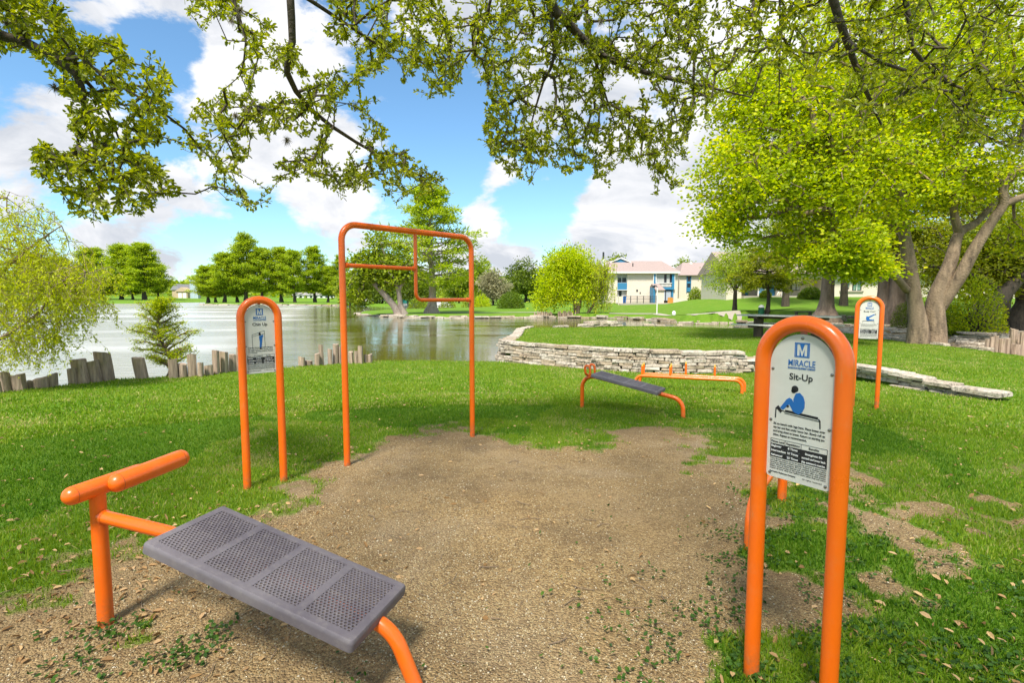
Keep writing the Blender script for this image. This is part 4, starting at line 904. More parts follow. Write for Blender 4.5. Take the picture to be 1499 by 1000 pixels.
S1 = [(-9, -1, 548, 590, 'stake cut off by the left edge of the picture, below the willow'), (1, 20, 546, 573, 'leftmost mossy stake fully in view under the willow'), (-2, 6, 560, 576, 'thin stake tight against the left edge under the willow'), (19, 42, 549, 571, 'wide squat stake with mossy corner, second from the left edge'), (42, 50, 558, 569, 'narrow low stake wedged left of the grey stump under the willow tip'), (49, 69, 554, 568, 'low grey stump fourth from the left edge'), (67, 84, 549, 566, 'short upright stake fifth from the left edge'),
      (103, 117, 539, 562, 'shorter stake at the left of the tall foursome by the willow tip'), (114, 134, 526, 561, 'leaning stake second in the tall foursome by the willow tip'), (130, 152, 529, 559, 'wide stake third in the tall foursome by the willow tip'), (147, 169, 516, 557, 'tallest and widest stake left of the young cypress'),
      (203, 221, 524, 554, 'dark stake just left of the young cypress'), (248, 261, 526, 553, 'mossy stake just right of the young cypress stem'), (262, 275, 533, 552, 'short grey stake two places right of the young cypress'), (275, 288, 519, 551, 'tall mossy-topped stake right of the young cypress'), (289, 298, 531, 551, 'slim short stake between the mossy-topped one and a low stump'), (299, 312, 535, 549, 'low stump midway between young cypress and Chin Up sign'),
      (312, 322, 513, 547, 'tall narrow stake left of the Chin Up sign'), (322, 335, 515, 545, 'tall wide stake left of the Chin Up sign, right of the narrow one'), (335, 346, 519, 543, 'medium stake nearest the left post of the Chin Up sign'), (346, 352, 508, 541, 'thin stake touching the left post of the Chin Up sign')]
S2 = [(437, 447, 523, 536), (447, 458, 528, 535), (460, 468, 518, 535), (468, 475, 505, 534), (480, 487, 511, 533), (487, 496, 504, 532), (496, 500, 508, 532), (511, 518, 515, 532), (518, 524, 514, 532), (524, 532, 507, 532), (532, 538, 519, 531), (538, 545, 519, 531)]
ln = {0: .0, 1: -.12, 2: -.1, 3: -.1, 8: -.14, 9: -.12, 10: -.12, 11: -.16}
for i, s in enumerate(S1): stake(*s[:4], s[4], lean=ln.get(i, random.uniform(-.05, .04)))
OW = ['first', 'second', 'third', 'fourth', 'fifth', 'sixth', 'seventh', 'eighth', 'ninth', 'tenth', 'eleventh', 'twelfth']
for i, s in enumerate(S2): stake(*s, (OW[i] + ' stake from the left of the row seen beside the chin-up frame left post'), lean=random.uniform(-.04, .03))
def rst(z0, z1, z2, z3): return (1380 + z0 / 7.69, 1380 + z1 / 7.69, 400 + z2 / 7.69, 400 + z3 / 7.69)
S3 = [(475, 520, 745, 835), (525, 570, 715, 845), (570, 622, 705, 850), (622, 695, 735, 872), (695, 748, 735, 880), (752, 830, 630, 800), (752, 870, 800, 890), (812, 860, 680, 800), (862, 915, 665, 895), (915, 975, 700, 895)]
for i, s in enumerate(S3):
    q = rst(*s); stake(*q, OW[i] + ' weathered stake from the left in the cluster at the right edge of the lawn', dist=GP(1470, 518, -.1).y + (.3 if i not in (5, 7) else .6), group='stakes at the right edge')
x = 781.5; k = 0
while x < 843:
    w_ = random.uniform(2.1, 3.2)
    if not 808 < x + w_ / 2 < 816: 
        hgt = 455 + 4.5 * abs(math.sin(k * 1.7)) * random.random() + (2.5 if x < 786 or x > 835 else 0); Yb = GP(x, 465, WATER).y; o = stake(x, x + w_, hgt, 464.3, 'one of the small grey stakes standing in the water under the bright willow', dist=Yb, group='small stakes under the bright willow')
    x += w_; k += 1
# ------------------------------------------------------------------ houses
def house1():
    Y = 86.0; X_ = lambda px, y=Y: (px - 749.5) / FPX * y; Z_ = lambda py, y=Y: D(750, py, y).z
    o0 = Vector((X_(940), Y, Z_(443.5))); r = empty('stone_house', o0, 'two-storey pale stone house with brown roof, blue trim and fenced patio', 'house')
    def part(name, mat, fn, par=None, label=None): mb = MB(); fn(mb); o = mb.obj(name, mat, par or r, label=label); 
    def P(name, mat, par, boxes):
        mb = MB()
        for (x0, x1, y0, y1, f, b) in boxes: mb.box(X_(x0, Y) - o0.x, f, Z_(y1) - o0.z, X_(x1, Y) - o0.x, b, Z_(y0) - o0.z)
        return mb.obj(name, mat, par or r)
    P('wall', M['brick'], None, [(886, 903, 398, 446, 0, 9), (903, 917, 398, 401, 0, 9), (903, 917, 434.5, 446, 0, 9), (917, 955, 398, 446, 0, 9), (955, 984, 398, 401, 0, 9), (984, 991, 398, 446, 0, 9), (903, 984, 401, 446, 1.3, 9)])
    mb = MB(); e = Z_(397.5) - o0.z; ri = D(750, 382, Y + 4.6).z - o0.z; x0, x1, x2 = X_(884) - o0.x, X_(992) - o0.x, X_(978) - o0.x
    mb.add([(x0, -.6, e), (x1, -.6, e), (x2, 4.6, ri), (x0, 4.6, ri), (x0, 9.8, e), (x1, 9.8, e), (x0, -.6, e - .25), (x1, -.6, e - .25), (x1, 9.8, e - .25), (x0, 9.8, e - .25)], [(0, 1, 2, 3), (1, 5, 2), (5, 4, 3, 2), (0, 3, 4), (6, 7, 1, 0), (7, 8, 5, 1), (9, 8, 7, 6), (8, 9, 4, 5), (9, 6, 0, 4)]); roof = mb.obj('roof', M['roof'], r)
    mb = MB(); mb.box(x0, -.68, e - .3, x1, -.6, e - .02); mb.obj('fascia', M['trim'], roof)
    gx0, gx1, gz0, gz1 = X_(899) - o0.x, X_(929) - o0.x, Z_(382) - o0.z, Z_(375.5) - o0.z; gm = (gx0 + gx1) / 2
    mb = MB(); mb.add([(gx0 + .3, 3.9, gz0 - .6), (gx1 - .3, 3.9, gz0 - .6), (gx1 - .3, 3.9, gz0), (gm, 3.9, gz1 - .12), (gx0 + .3, 3.9, gz0), (gx0 + .3, 6, gz0 - .6), (gx1 - .3, 6, gz0 - .6), (gx1 - .3, 6, gz0), (gm, 6, gz1 - .12), (gx0 + .3, 6, gz0)], [(0, 1, 2, 3, 4), (9, 8, 7, 6, 5), (1, 6, 7, 2), (0, 4, 9, 5), (2, 7, 8, 3), (3, 8, 9, 4)]); g = mb.obj('dormer', M['bluep'], roof)
    mb = MB()
    for a, b in ((gx0 - .1, gm), (gx1 + .1, gm)):
        mb.add([(a, 3.7, gz0 - .05), (b, 3.7, gz1 - .05), (b, 3.7, gz1 + .12), (a, 3.7, gz0 + .12), (a, 6.1, gz0 - .05), (b, 6.1, gz1 - .05), (b, 6.1, gz1 + .12), (a, 6.1, gz0 + .12)], [(0, 1, 2, 3), (7, 6, 5, 4), (3, 2, 6, 7), (1, 0, 4, 5), (0, 3, 7, 4), (2, 1, 5, 6)])
    mb.obj('dormer_trim', M['trim'], roof)
    mb = MB(); mb.box(X_(884) - o0.x, 2, Z_(398) - o0.z, X_(889) - o0.x, 3.2, Z_(378) - o0.z); ch = mb.obj('chimney', M['trim'], r); mb = MB(); mb.tube([(X_(886) - o0.x, 2.6, Z_(379) - o0.z), (X_(886) - o0.x, 2.6, Z_(367) - o0.z)], .16, 10); mb.obj('flue', M['darkmetal'], ch)
    mb = MB(); mb.tube([(X_(928.6) - o0.x, 1.8, Z_(389) - o0.z), (X_(928.6) - o0.x, 1.8, Z_(384) - o0.z)], .09, 8); mb.obj('vent_pipe', M['darkmetal'], roof)
    w1_ = P('window', M['glass'], None, [(903, 917, 401.5, 414, .5, .6)]); P('frame', M['trim'], w1_, [(902.6, 903.4, 401, 414, .38, .5), (909.6, 910.3, 401, 414, .38, .5), (916.4, 917.2, 401, 414, .38, .5), (903.4, 916.4, 401, 401.8, .38, .5), (903.4, 916.4, 413.4, 414.1, .3, .5)]); P('blind', M['blind'], w1_, [(903.8, 909.3, 402, 406.5, .44, .49), (910.6, 916, 402, 406.5, .44, .49)])
    P('balcony_panel', M['bluep'], None, [(903, 917, 414.2, 424, -.02, .3)]); P('balcony_sill', M['trim'], None, [(902.5, 917.5, 424.1, 425, -.1, .3)])
    w2_ = P('patio_door', M['glass'], None, [(903, 917, 425.2, 440, .5, .6)]); P('curtain', M['blind'], w2_, [(903.5, 906, 426, 440, .4, .46), (910, 916.5, 426, 440, .4, .46)])
    b_ = P('bay_frame', M['bluep'], None, [(955, 957.6, 401, 416, -.35, .2), (981.6, 985, 401, 422.5, -.35, .2), (963.5, 985, 420.4, 424, -.36, .2), (981.8, 984.6, 424.1, 437, -.1, .2)]); P('bay_trim', M['trim'], b_, [(954.2, 955, 400, 417, -.38, .2), (985, 985.8, 400, 423.5, -.38, .2), (955, 985, 399.9, 400.9, -.38, .2), (957.7, 959, 401, 414, -.33, .2), (958, 981.4, 414.1, 415.2, -.37, .2)])
    w3_ = P('window', M['glass'], None, [(959, 981.5, 401, 414, -.05, .05)]); P('curtain', M['blind'], w3_, [(959.6, 970.5, 401.8, 413.8, -.12, -.07), (974.2, 978.6, 401.8, 413.8, -.12, -.07)])
    P('balcony_rail', M['trim'], None, [(958 + k * 1.9, 958.8 + k * 1.9, 415.4, 420, -.3, -.22) for k in range(12)] + [(958, 981.4, 417.6, 418.3, -.32, -.3)])
    P('balcony_apron', M['cream'], None, [(957.8, 981.4, 415.3, 420.3, -.15, .2)])
    w4_ = P('patio_door', M['glass'], None, [(965, 981.6, 424.2, 440, -.02, .1)]); P('curtain', simple('pale_curtain', (.40, .46, .52), .7), w4_, [(966, 972.5, 426, 440, -.1, -.04), (974, 980.8, 426, 440, -.1, -.04)])
    # lean-to shed
    s_ = P('shed_wall', M['brick'], None, [(952.3, 963.5, 424.8, 446, -3, -.7)]); P('shed_side', M['bluep'], s_, [(949.3, 952.2, 421, 446, -2.6, -.4)])
    mb = MB(); a, b = X_(949) - o0.x, X_(964.5) - o0.x; z0, z1 = Z_(424.6) - o0.z, Z_(415.8) - o0.z; mb.add([(a + .25, -3.2, z0), (b, -3.2, z0), (b - .65, -1.9, z1), (a - .05, -1.9, z1), (a + .25, -3.2, z0 - .12), (b, -3.2, z0 - .12), (b - .65, -.4, z1 - .5), (a, -.4, z1 - .5)], [(0, 1, 2, 3), (4, 5, 1, 0), (1, 5, 6, 2), (3, 2, 6, 7), (4, 0, 3, 7), (7, 6, 5, 4)]); mb.obj('shed_roof', M['roof'], s_)
    P('wall_ornament', M['darkmetal'], None, [(930.5, 933, 424, 426.8, -.06, -.01)]); P('wall_ornament', M['darkmetal'], None, [(935.6, 937, 427.6, 430, -.06, -.01)])
    P('patio_slab', M['conc'], None, [(898, 992, 443.4, 446, -5, -.01)])
    P('patio_wall', M['brick'], None, [(972.5, 992, 436.8, 446, -4.6, -4.2)]); 
    rr = P('low_wall', M['brick'], None, [(897, 903, 434, 446, -4.4, -4)])
    def tl(name, mat, boxes, lab, cat, Yo):
        mb = MB(); yy = Y + Yo; xs = (boxes[0][0] + boxes[0][1]) / 2; b0 = Vector((X_(xs), yy, T1(X_(xs), yy)))
        root = empty(name, b0, lab, cat); 
        return root, b0
    f, b0 = tl('patio_fence', None, [(905, 950)], 'dark metal rail fence along the patio of the stone house', 'fence', -4.3)
    for k in range(6):
        mb = MB(); x = X_(905 + k * 9) - b0.x; mb.box(x - .045, -.045, 0, x + .045, .045, Z_(433.2) - b0.z); mb.obj('fence_post', M['darkmetal'], f)
    mb = MB()
    for py in (433.6, 437.5, 442.3): mb.box(X_(905) - b0.x, -.02, Z_(py + .35) - b0.z, X_(950) - b0.x, .02, Z_(py) - b0.z)
    for k in range(60):
        x = X_(905 + k * .75) - b0.x; mb.box(x - .008, -.008, Z_(442.3) - b0.z, x + .008, .008, Z_(434) - b0.z)
    mb.obj('rail_panel', M['darkmetal'], f)
    g, b0 = tl('garden_gate', None, [(965, 972.3)], 'small orange wooden gate beside the patio wall of the stone house', 'gate', -4.4)
    for k in range(5):
        mb = MB(); w_ = (X_(972.3) - X_(965)) / 5; x = -w_ * 2.5 + k * w_; mb.box(x + .01, -.02, .05, x + w_ - .01, .02, Z_(435.4) - b0.z); mb.obj('board', M['gate'], g)
    mb = MB(); mb.box(-.4, .021, .3, .4, .05, .4); mb.box(-.4, .021, .7, .4, .05, .8); mb.obj('batten', M['gate'], g)
    bn, b0 = tl('wheeled_bin', None, [(904.5, 909)], 'bright blue bin standing on the patio behind the rail fence', 'bin', -3.4)
    mb = MB(); zz = Z_(434.6) - b0.z; mb.add([(-.2, -.22, .05), (.2, -.22, .05), (.2, .22, .05), (-.2, .22, .05), (-.27, -.28, zz), (.27, -.28, zz), (.27, .28, zz), (-.27, .28, zz)], [(3, 2, 1, 0), (4, 5, 6, 7), (0, 1, 5, 4), (1, 2, 6, 5), (2, 3, 7, 6), (3, 0, 4, 7)]); mb.obj('bin_body', M['bin'], bn); mb = MB(); mb.box(-.3, -.31, zz, .3, .3, zz + .07); mb.obj('lid', M['bin'], bn)
house1()
def house2():
    Y = 92.0; X_ = lambda px, y=Y: (px - 749.5) / FPX * y; Z_ = lambda py, y=Y: D(750, py, y).z; o0 = Vector((X_(1015), Y, T1(X_(1015), Y) - .3)); r = empty('stone_house', o0, 'second stone house with gabled wing, right of the two-storey one', 'house')
    def P(name, mat, par, boxes):
        mb = MB()
        for (x0, x1, y0, y1, f, b) in boxes: mb.box(X_(x0) - o0.x, f, Z_(y1) - o0.z, X_(x1) - o0.x, b, Z_(y0) - o0.z)
        return mb.obj(name, mat, par or r)
    P('wall', M['brick'], None, [(993, 1034, 402.5, 440, 0, 9)]); w = P('window', M['glass'], None, [(1004.3, 1009, 404.5, 428, -.05, -.01)]); P('frame', M['bluep'], w, [(1004.4, 1008.9, 412, 415, -.12, -.06), (1004.4, 1008.9, 421, 427, -.12, -.06), (1003.4, 1004.2, 404, 428.4, -.14, -.01), (1009.1, 1009.9, 404, 428.4, -.14, -.01)])
    mb = MB(); e = Z_(403) - o0.z; rz = D(750, 384.5, Y + 4.5).z - o0.z; a, b, c_ = X_(992) - o0.x, X_(1046) - o0.x, X_(1009) - o0.x
    mb.add([(a, -.5, e), (b, -.5, e), (b, 4.5, rz), (c_, 4.5, rz), (a, 9.5, e), (b, 9.5, e)], [(0, 1, 2, 3), (0, 3, 4), (3, 2, 5, 4), (1, 5, 2), (0, 4, 5, 1)]); mb.obj('roof', M['roof'], r)
    # nearer gabled wing
    x0, x1 = X_(1033.5) - o0.x, X_(1066) - o0.x; zb, ze, zr = -.4, Z_(399) - o0.z, Z_(390) - o0.z; xm = x1; f = -9
    x1 = X_(1076) - o0.x; mb = MB(); mb.add([(x0, f, zb), (x1, f, zb), (x1, f, ze), ((x0 + x1) / 2, f, zr + .6), (x0, f, ze), (x0, 2, zb), (x1, 2, zb), (x1, 2, ze), ((x0 + x1) / 2, 2, zr + .6), (x0, 2, ze)], [(0, 1, 2, 3, 4), (9, 8, 7, 6, 5), (0, 4, 9, 5), (1, 6, 7, 2)]); mb.obj('gable_wing', M['brick'], r)
    mb = MB(); xm = (x0 + x1) / 2
    for s in (-1, 1):
        q = x0 - .4 if s < 0 else x1 + .4; mb.add([(q, f - .4, ze - .15), (xm, f - .4, zr + .65), (xm, 2, zr + .65), (q, 2, ze - .15), (q, f - .4, ze + .05), (xm, f - .4, zr + .85), (xm, 2, zr + .85), (q, 2, ze + .05)], [(0, 1, 2, 3), (7, 6, 5, 4), (0, 4, 5, 1), (0, 3, 7, 4), (3, 2, 6, 7)])
    mb.obj('wing_roof', M['roof'], r); P('chimney', M['trim'], None, [(1019, 1022.5, 381, 388, 4, 5)])
    w = empty('garden_wall', (X_(1028), Y - 12, T1(X_(1028), Y - 12)), 'low tan garden wall beside the dark hedge bush', 'wall'); mb = MB(); mb.box(-.9, -.2, -.2, 1.5, .2, 1.1); mb.obj('wall_body', M['cream'], w); mb = MB(); mb.box(-.95, -.25, 1.1, 1.55, .25, 1.18); mb.obj('wall_cap', M['conc'], w)
house2()
def house3():
    Y = 60.0; X_ = lambda px, y=Y: (px - 749.5) / FPX * y; Z_ = lambda py, y=Y: D(750, py, y).z; zg = Z_(434.5); o0 = Vector((X_(1180), Y, zg - .3)); r = empty('long_house', o0, 'long low stone house with blue doors behind the trees on the right slope', 'house')
    def P(name, mat, par, boxes, lab=None):
        mb = MB()
        for (x0, x1, y0, y1, f, b) in boxes: mb.box(X_(x0) - o0.x, f, Z_(y1) - o0.z, X_(x1) - o0.x, b, Z_(y0) - o0.z)
        return mb.obj(name, mat, par or r, label=lab)
    P('wall', M['brick'], None, [(1062, 1084, 398, 440, 0, 8), (1138, 1151, 398, 440, 0, 8), (1202, 1228, 398, 440, 0, 8), (1228, 1241, 398, 412, 0, 8), (1228, 1241, 424, 440, 0, 8), (1241, 1245, 398, 440, 0, 8), (1245, 1259, 398, 411, 0, 8), (1245, 1259, 425.5, 440, 0, 8), (1259, 1560, 398, 440, 0, 8), (1084, 1202, 398, 408, 0, 8), (1084, 1202, 408, 440, 1.8, 8)])
    P('porch_floor', M['conc'], None, [(1084, 1202, 433, 440, -.6, 1.8)])
    for a, b in ((1088, 1093), (1099, 1103)): d_ = P('door', M['bluep'], None, [(a, b, 411, 432.9, 1.6, 1.79)], 'pale blue porch door')
    d_ = P('door', simple('blue_door', (.12, .30, .52), .5), None, [(1111, 1119.5, 411, 432.9, .3, .42)], 'blue front door with white jambs'); P('door_frame', M['trim'], d_, [(1109.6, 1110.9, 409, 433, .25, .45), (1119.6, 1121, 409, 433, .25, .45)])
    P('side_panel', M['bluep'], None, [(1124, 1137.5, 409, 432.9, .8, .95)])
    mb = MB(); a0 = Vector((X_(1133) - o0.x, -.5, Z_(431) - o0.z)); a1 = Vector((X_(1140) - o0.x, -.5, Z_(420) - o0.z)); mb.tube([a0, a1], .06, 6); mb.tube([a0, (a0.x, a0.y, Z_(434) - o0.z)], .05, 6); mb.tube([a1, (a1.x, a1.y, Z_(434) - o0.z)], .05, 6); mb.obj('stair_rail', M['trim'], r)
    w = P('window', M['glass'], None, [(1167, 1180, 411, 425, 1.6, 1.79)]); P('curtain', M['blind'], w, [(1168, 1173, 412, 424, 1.5, 1.58), (1174.5, 1179, 412, 424, 1.5, 1.58)])
    w = P('window', M['glass'], None, [(1228, 1241, 412, 424, .15, .25)]); P('curtain', simple('green_curtain', (.25, .38, .34), .8), w, [(1229, 1234, 412.5, 423, .08, .14), (1235.2, 1240.4, 412.5, 421, .08, .14)]); P('frame', M['trim'], w, [(1234.2, 1235, 412, 424, .04, .14)])
    w = P('window', M['glass'], None, [(1245, 1259, 411, 425.5, .15, .25)]); P('curtain', simple('green_curtain2', (.20, .34, .26), .8), w, [(1247.5, 1257.5, 412.5, 424.5, .08, .14)]); P('frame', M['trim'], w, [(1251.6, 1252.4, 411, 425.5, .02, .07)])
    P('sill', M['conc'], None, [(1226.5, 1260.5, 425.6, 427.5, -.15, -.003)])
    mb = MB(); e = Z_(398.5) - o0.z; rz = e + 2.6; a, b = X_(1058) - o0.x, X_(1564) - o0.x; mb.add([(a, -.8, e), (b, -.8, e), (b, 4, rz), (a, 4, rz), (a, 8.8, e), (b, 8.8, e), (a, -.8, e - .2), (b, -.8, e - .2)], [(0, 1, 2, 3), (3, 2, 5, 4), (0, 3, 4), (1, 5, 2), (6, 7, 1, 0)]); mb.obj('roof', M['roof'], r)
    P('chimney', M['pale'], None, [(1143, 1147, 384, 398, 3, 4)])
house3()
def far_left():
    Y = 300.0; X_ = lambda px: (px - 749.5) / FPX * Y; Z_ = lambda py: D(750, py, Y).z
    b = Vector((X_(268), Y, Z_(438))); r = empty('far_house', b, 'small tan gabled house across the lake on the left', 'house')
    mb = MB(); mb.box(X_(254) - b.x, 0, -1, X_(281) - b.x, 10, Z_(424) - b.z); mb.obj('wall', M['cream'], r)
    def gable(x0, x1, e, rd, f, name, mat):
        mb = MB(); a, c = X_(x0) - b.x, X_(x1) - b.x; m = (a + c) / 2; E, Rr = Z_(e) - b.z, Z_(rd) - b.z; mb.add([(a, f, E), (c, f, E), (m, f, Rr), (a, f + 9, E), (c, f + 9, E), (m, f + 9, Rr)], [(0, 1, 2), (5, 4, 3), (1, 4, 5, 2), (0, 2, 5, 3), (0, 3, 4, 1)]); return mb.obj(name, mat, r)
    mb = MB(); mb.box(X_(265) - b.x, -3, -1, X_(281) - b.x, 0, Z_(427) - b.z); mb.obj('garage_wall', M['cream'], r); gable(263, 283, 427, 420.5, -3.5, 'garage_roof', M['cream'])
    gable(252, 266, 424.5, 415.5, -.5, 'gable_roof', simple('grey_roof', (.30, .30, .32), .9)); mb = MB(); mb.box(X_(258) - b.x, 2, Z_(424.5) - b.z, X_(282) - b.x, 9, Z_(416) - b.z); mb.obj('main_roof', simple('grey_roof2', (.26, .26, .28), .9), r)
    mb = MB(); mb.box(X_(268) - b.x, -3.2, 0, X_(273) - b.x, -3.03, Z_(429) - b.z); mb.box(X_(274.5) - b.x, -3.2, 0, X_(279.5) - b.x, -3.03, Z_(429) - b.z); mb.obj('garage_door', M['white'], r)
    Y2 = 290; x = (286 - 749.5) / FPX * Y2; t_ = empty('water_tower', (x, Y2, D(750, 437, Y2).z), 'pale blue-white tower block across the lake beside the island trees', 'tower'); h = (436 - 409.5) * Y2 / FPX
    mb = MB(); mb.box(-2.1, 0, -1, 2.1, 2, h); mb.obj('tower_body', M['pale'], t_); mb = MB(); mb.box(-2.2, -.1, h, 2.2, 2.1, h + .5); mb.obj('tower_cap', M['white'], t_); mb = MB()
    for k in range(3): mb.box(-2.13 + k * 2.06, -.13, -1, -2.03 + k * 2.06, -.005, h)
    mb.obj('panel_rib', M['white'], t_)
    for i, (px, w_, lab) in enumerate(((460, 60, 'long low white building glimpsed under the island trees'), (80, 70, 'low white building behind the left far shore trees'), (545, 30, 'pale low building between the chin-up frame and leaning tree'))):
        Yb = 330 if i < 2 else 250; x = (px - 749.5) / FPX * Yb; b2 = empty('far_building', (x, Yb, D(750, 438, Yb).z), lab, 'building'); hw = w_ / 2 * Yb / FPX; hh = 6 * Yb / FPX
        mb = MB(); mb.box(-hw, 0, -1, hw, 9, hh); mb.obj('wall', M['trim'], b2); mb = MB(); mb.add([(-hw - .5, -.6, hh), (hw + .5, -.6, hh), (hw + .5, 4.5, hh + 1.6), (-hw - .5, 4.5, hh + 1.6), (-hw - .5, 9.6, hh), (hw + .5, 9.6, hh)], [(0, 1, 2, 3), (3, 2, 5, 4), (0, 3, 4), (1, 5, 2), (0, 4, 5, 1)]); mb.obj('roof', simple('roof%d' % i, (.34, .32, .30), .9), b2)
        mb = MB()
        for k in range(8): mb.box(-hw + (k + .3) * hw / 4, -.05, hh * .35, -hw + (k + .75) * hw / 4, .02, hh * .8)
        mb.obj('window_band', M['glass'], b2)
far_left()
# ------------------------------------------------------------------ park furniture
def picnic():
    c = Vector((8.2 + .62, 17.6 - .6, .25)); c.z = T1(8.2, 17.6); u = Vector((.72, -.69, 0)).normalized(); ang = math.atan2(u.y, u.x); r = empty('picnic_table', c, 'weathered picnic table with attached bench on the stone-walled terrace', 'picnic table', None, ang)
    mb = MB()
    for k in range(4): mb.box(-1.45, -.38 + k * .193, .705, 1.45, -.38 + k * .193 + .183, .745)
    mb.obj('table_top', M['woodgrey'], r)
    for s in (-.86, .86):
        mb = MB(); mb.box(s - .12, -.11, -.1, s + .12, .11, .64); p = mb.obj('post', M['darkwood'], r); mb = MB(); mb.box(s - .06, -.36, .62, s + .06, .36, .702); mb.obj('bearer', M['darkwood'], p)
    mb = MB(); mb.box(-1.2, -.05, .62, 1.2, .05, .70); mb.obj('stretcher', M['darkwood'], r)
    for s in (-1, 1):
        mb = MB(); 
        for k in range(2): mb.box(-1.45, s * .72 - .13 + k * .135, .42, 1.45, s * .72 - .005 + k * .135, .455)
        o = mb.obj('bench_plank', M['woodgrey'], r)
    for s in (-.86, .86): mb = MB(); mb.box(s - .05, -.82, .35, s + .05, .82, .418); mb.obj('bench_bearer', M['darkwood'], r)
picnic()
p = GT(1114, 466); r = empty('litter_bin', p, 'dark green litter bin with pale domed lid beyond the picnic table', 'bin'); s = p.y / FPX; h = (466 - 450.5) * s; w_ = 4.1 * s
mb = MB(); mb.tube([(0, 0, 0), (0, 0, .1), (0, 0, h)], [w_ * .9, w_, w_], 20); mb.obj('bin_body', M['green'], r, True); mb = MB(); mb.tube([(0, 0, h)] + [(0, 0, h + w_ * 1.0 * math.sin(a)) for a in (.2, .6, 1.0, 1.4)], [w_ * 1.08] + [w_ * 1.02 * math.cos(a) for a in (.2, .6, 1.0, 1.4)], 20); mb.obj('domed_lid', M['trim'], r, True)
p = GT(1176, 466); r = empty('park_bench', p, 'thin black backless bench left of the big cypress trunk', 'bench'); s = p.y / FPX
mb = MB(); mb.box(-12.5 * s, -.2, .42, 12.5 * s, .2, .47); mb.obj('seat', M['darkmetal'], r)
for q in (-10.5, 9.5): mb = MB(); mb.box(q * s - .03, -.15, 0, q * s + .03, .15, .419); mb.obj('leg', M['darkmetal'], r)
p = GT(961.5, 461); r = empty('lamp_post', p, 'thin pale lamp post standing in front of the stone house shed', 'lamp post'); s = p.y / FPX; h = (461 - 421) * s
mb = MB(); mb.tube([(0, 0, 0), (0, 0, h)], .055, 10); mb.obj('pole', M['trim'], r, True); mb = MB(); mb.tube([(0, 0, h), (-.12, 0, h + .16), (-.34, 0, h + .2)], .045, 8); mb.obj('arm', M['darkmetal'], r); mb = MB(); mb.tube([(-.34, 0, h + .2), (-.34, 0, h + .1), (-.34, 0, h - .02)], [.06, .16, .12], 12); mb.obj('lamp_head', M['darkmetal'], r)
p = GT(986.5, 461.5); r = empty('white_marker', p, 'small white rounded marker on the far lawn right of the lamp post', 'marker'); mb = MB(); mb.tube([(0, 0, 0), (0, 0, .08), (0, 0, .24), (0, 0, .36), (0, 0, .42)], [.16, .18, .18, .13, .03], 16); mb.obj('marker_dome', M['white'], r, True)
# footpaths as thin sheets over the lawn
def path(name, L_, w_, mat, lift=.03):
    P = [GT(*q) for q in L_]; V = []; F = []; n = 0; Q = []
    for i in range(len(P) - 1):
        m = max(2, int((P[i + 1] - P[i]).length / 1.0))
        Q += [P[i] + (P[i + 1] - P[i]) * (k / m) for k in range(m)]
    Q.append(P[-1]); mb = MB(); vs = []
    for i, q in enumerate(Q):
        t_ = (Q[min(i + 1, len(Q) - 1)] - Q[max(i - 1, 0)]).normalized(); nn2 = Vector((-t_.y, t_.x, 0)).normalized()
        for s in (-.5, -.17, .17, .5): v = q + nn2 * w_ * s; vs.append((v.x, v.y, T1(v.x, v.y) + lift))
    mb.add(vs, [(4 * i + k, 4 * i + k + 1, 4 * i + 5 + k, 4 * i + 4 + k) for i in range(len(Q) - 1) for k in range(3)]); tag(mb.obj(name, mat), kind='structure')
path('footpath', [(892, 459.2), (960, 459.6), (1020, 460.2), (1085, 461.5)], 1.1, M['conc']); path('footpath', [(640, 457.8), (700, 458), (770, 457.6), (800, 457.4)], 1.4, M['conc'])
path('driveway', [(992, 441), (1012, 437), (1034, 436)], 3.0, M['conc'], .05)
# things seen on the water side behind the spit
p = GP(650, 451.5, WATER); r = empty('moored_boat', (p.x, p.y + 2, WATER), 'white flat pontoon boat with dark motor behind the tall cypress trunk', 'boat'); s = p.y / FPX
mb = MB(); mb.tube([(-14 * s - 1, -.8, .25), (9 * s, -.8, .25)], .32, 10, dome=True); mb.obj('pontoon', M['white'], r, True); mb = MB(); mb.tube([(-14 * s - 1, .9, .25), (9 * s, .9, .25)], .32, 10, dome=True); mb.obj('pontoon', M['white'], r, True)
mb = MB(); mb.box(-14 * s - .8, -1.2, .58, 9 * s, 1.3, .70); mb.obj('deck', M['trim'], r); mb = MB(); mb.box(-14 * s - .7, -1.15, .71, 8.8 * s, -1.08, 1.2); mb.obj('side_rail', M['white'], r); mb = MB(); mb.box(-1.9, -.3, .71, -.9, .4, 1.5); mb.tube([(-1.4, 0, 1.5), (-1.4, 0, 1.75)], [.5, .2], 10); mb.obj('motor_cover', M['darkmetal'], r)
for i, (px, lab) in enumerate(((585, 'teal tarpaulin-covered boat on the shore left of the tall cypress'), (600, 'second teal-covered boat on the shore nearer the tall cypress'))):
    p = GP(px, 446.8, 0); z = T1(p.x, p.y); r = empty('covered_boat', (p.x, p.y + 6, max(z, WATER)), lab, 'boat'); mb = MB(); s = p.y / FPX
    mb.tube([(-6 * s, 0, .45), (-4.5 * s, 0, .5), (4 * s, 0, .5), (6.5 * s, 0, .75)], [.3, .8, .85, .1], 12); mb.obj('hull', M['trim'], r, True); mb = MB(); mb.add([(-5.8 * s, -.9, .8), (5 * s, -.9, .9), (5 * s, .9, .9), (-5.8 * s, .9, .8), (-4 * s, 0, 1.6), (3 * s, 0, 1.7)], [(0, 1, 5, 4), (2, 3, 4, 5), (1, 2, 5), (3, 0, 4)]); mb.obj('tarpaulin', simple('teal_tarp%d' % i, (.02, .32, .27), .6), r)
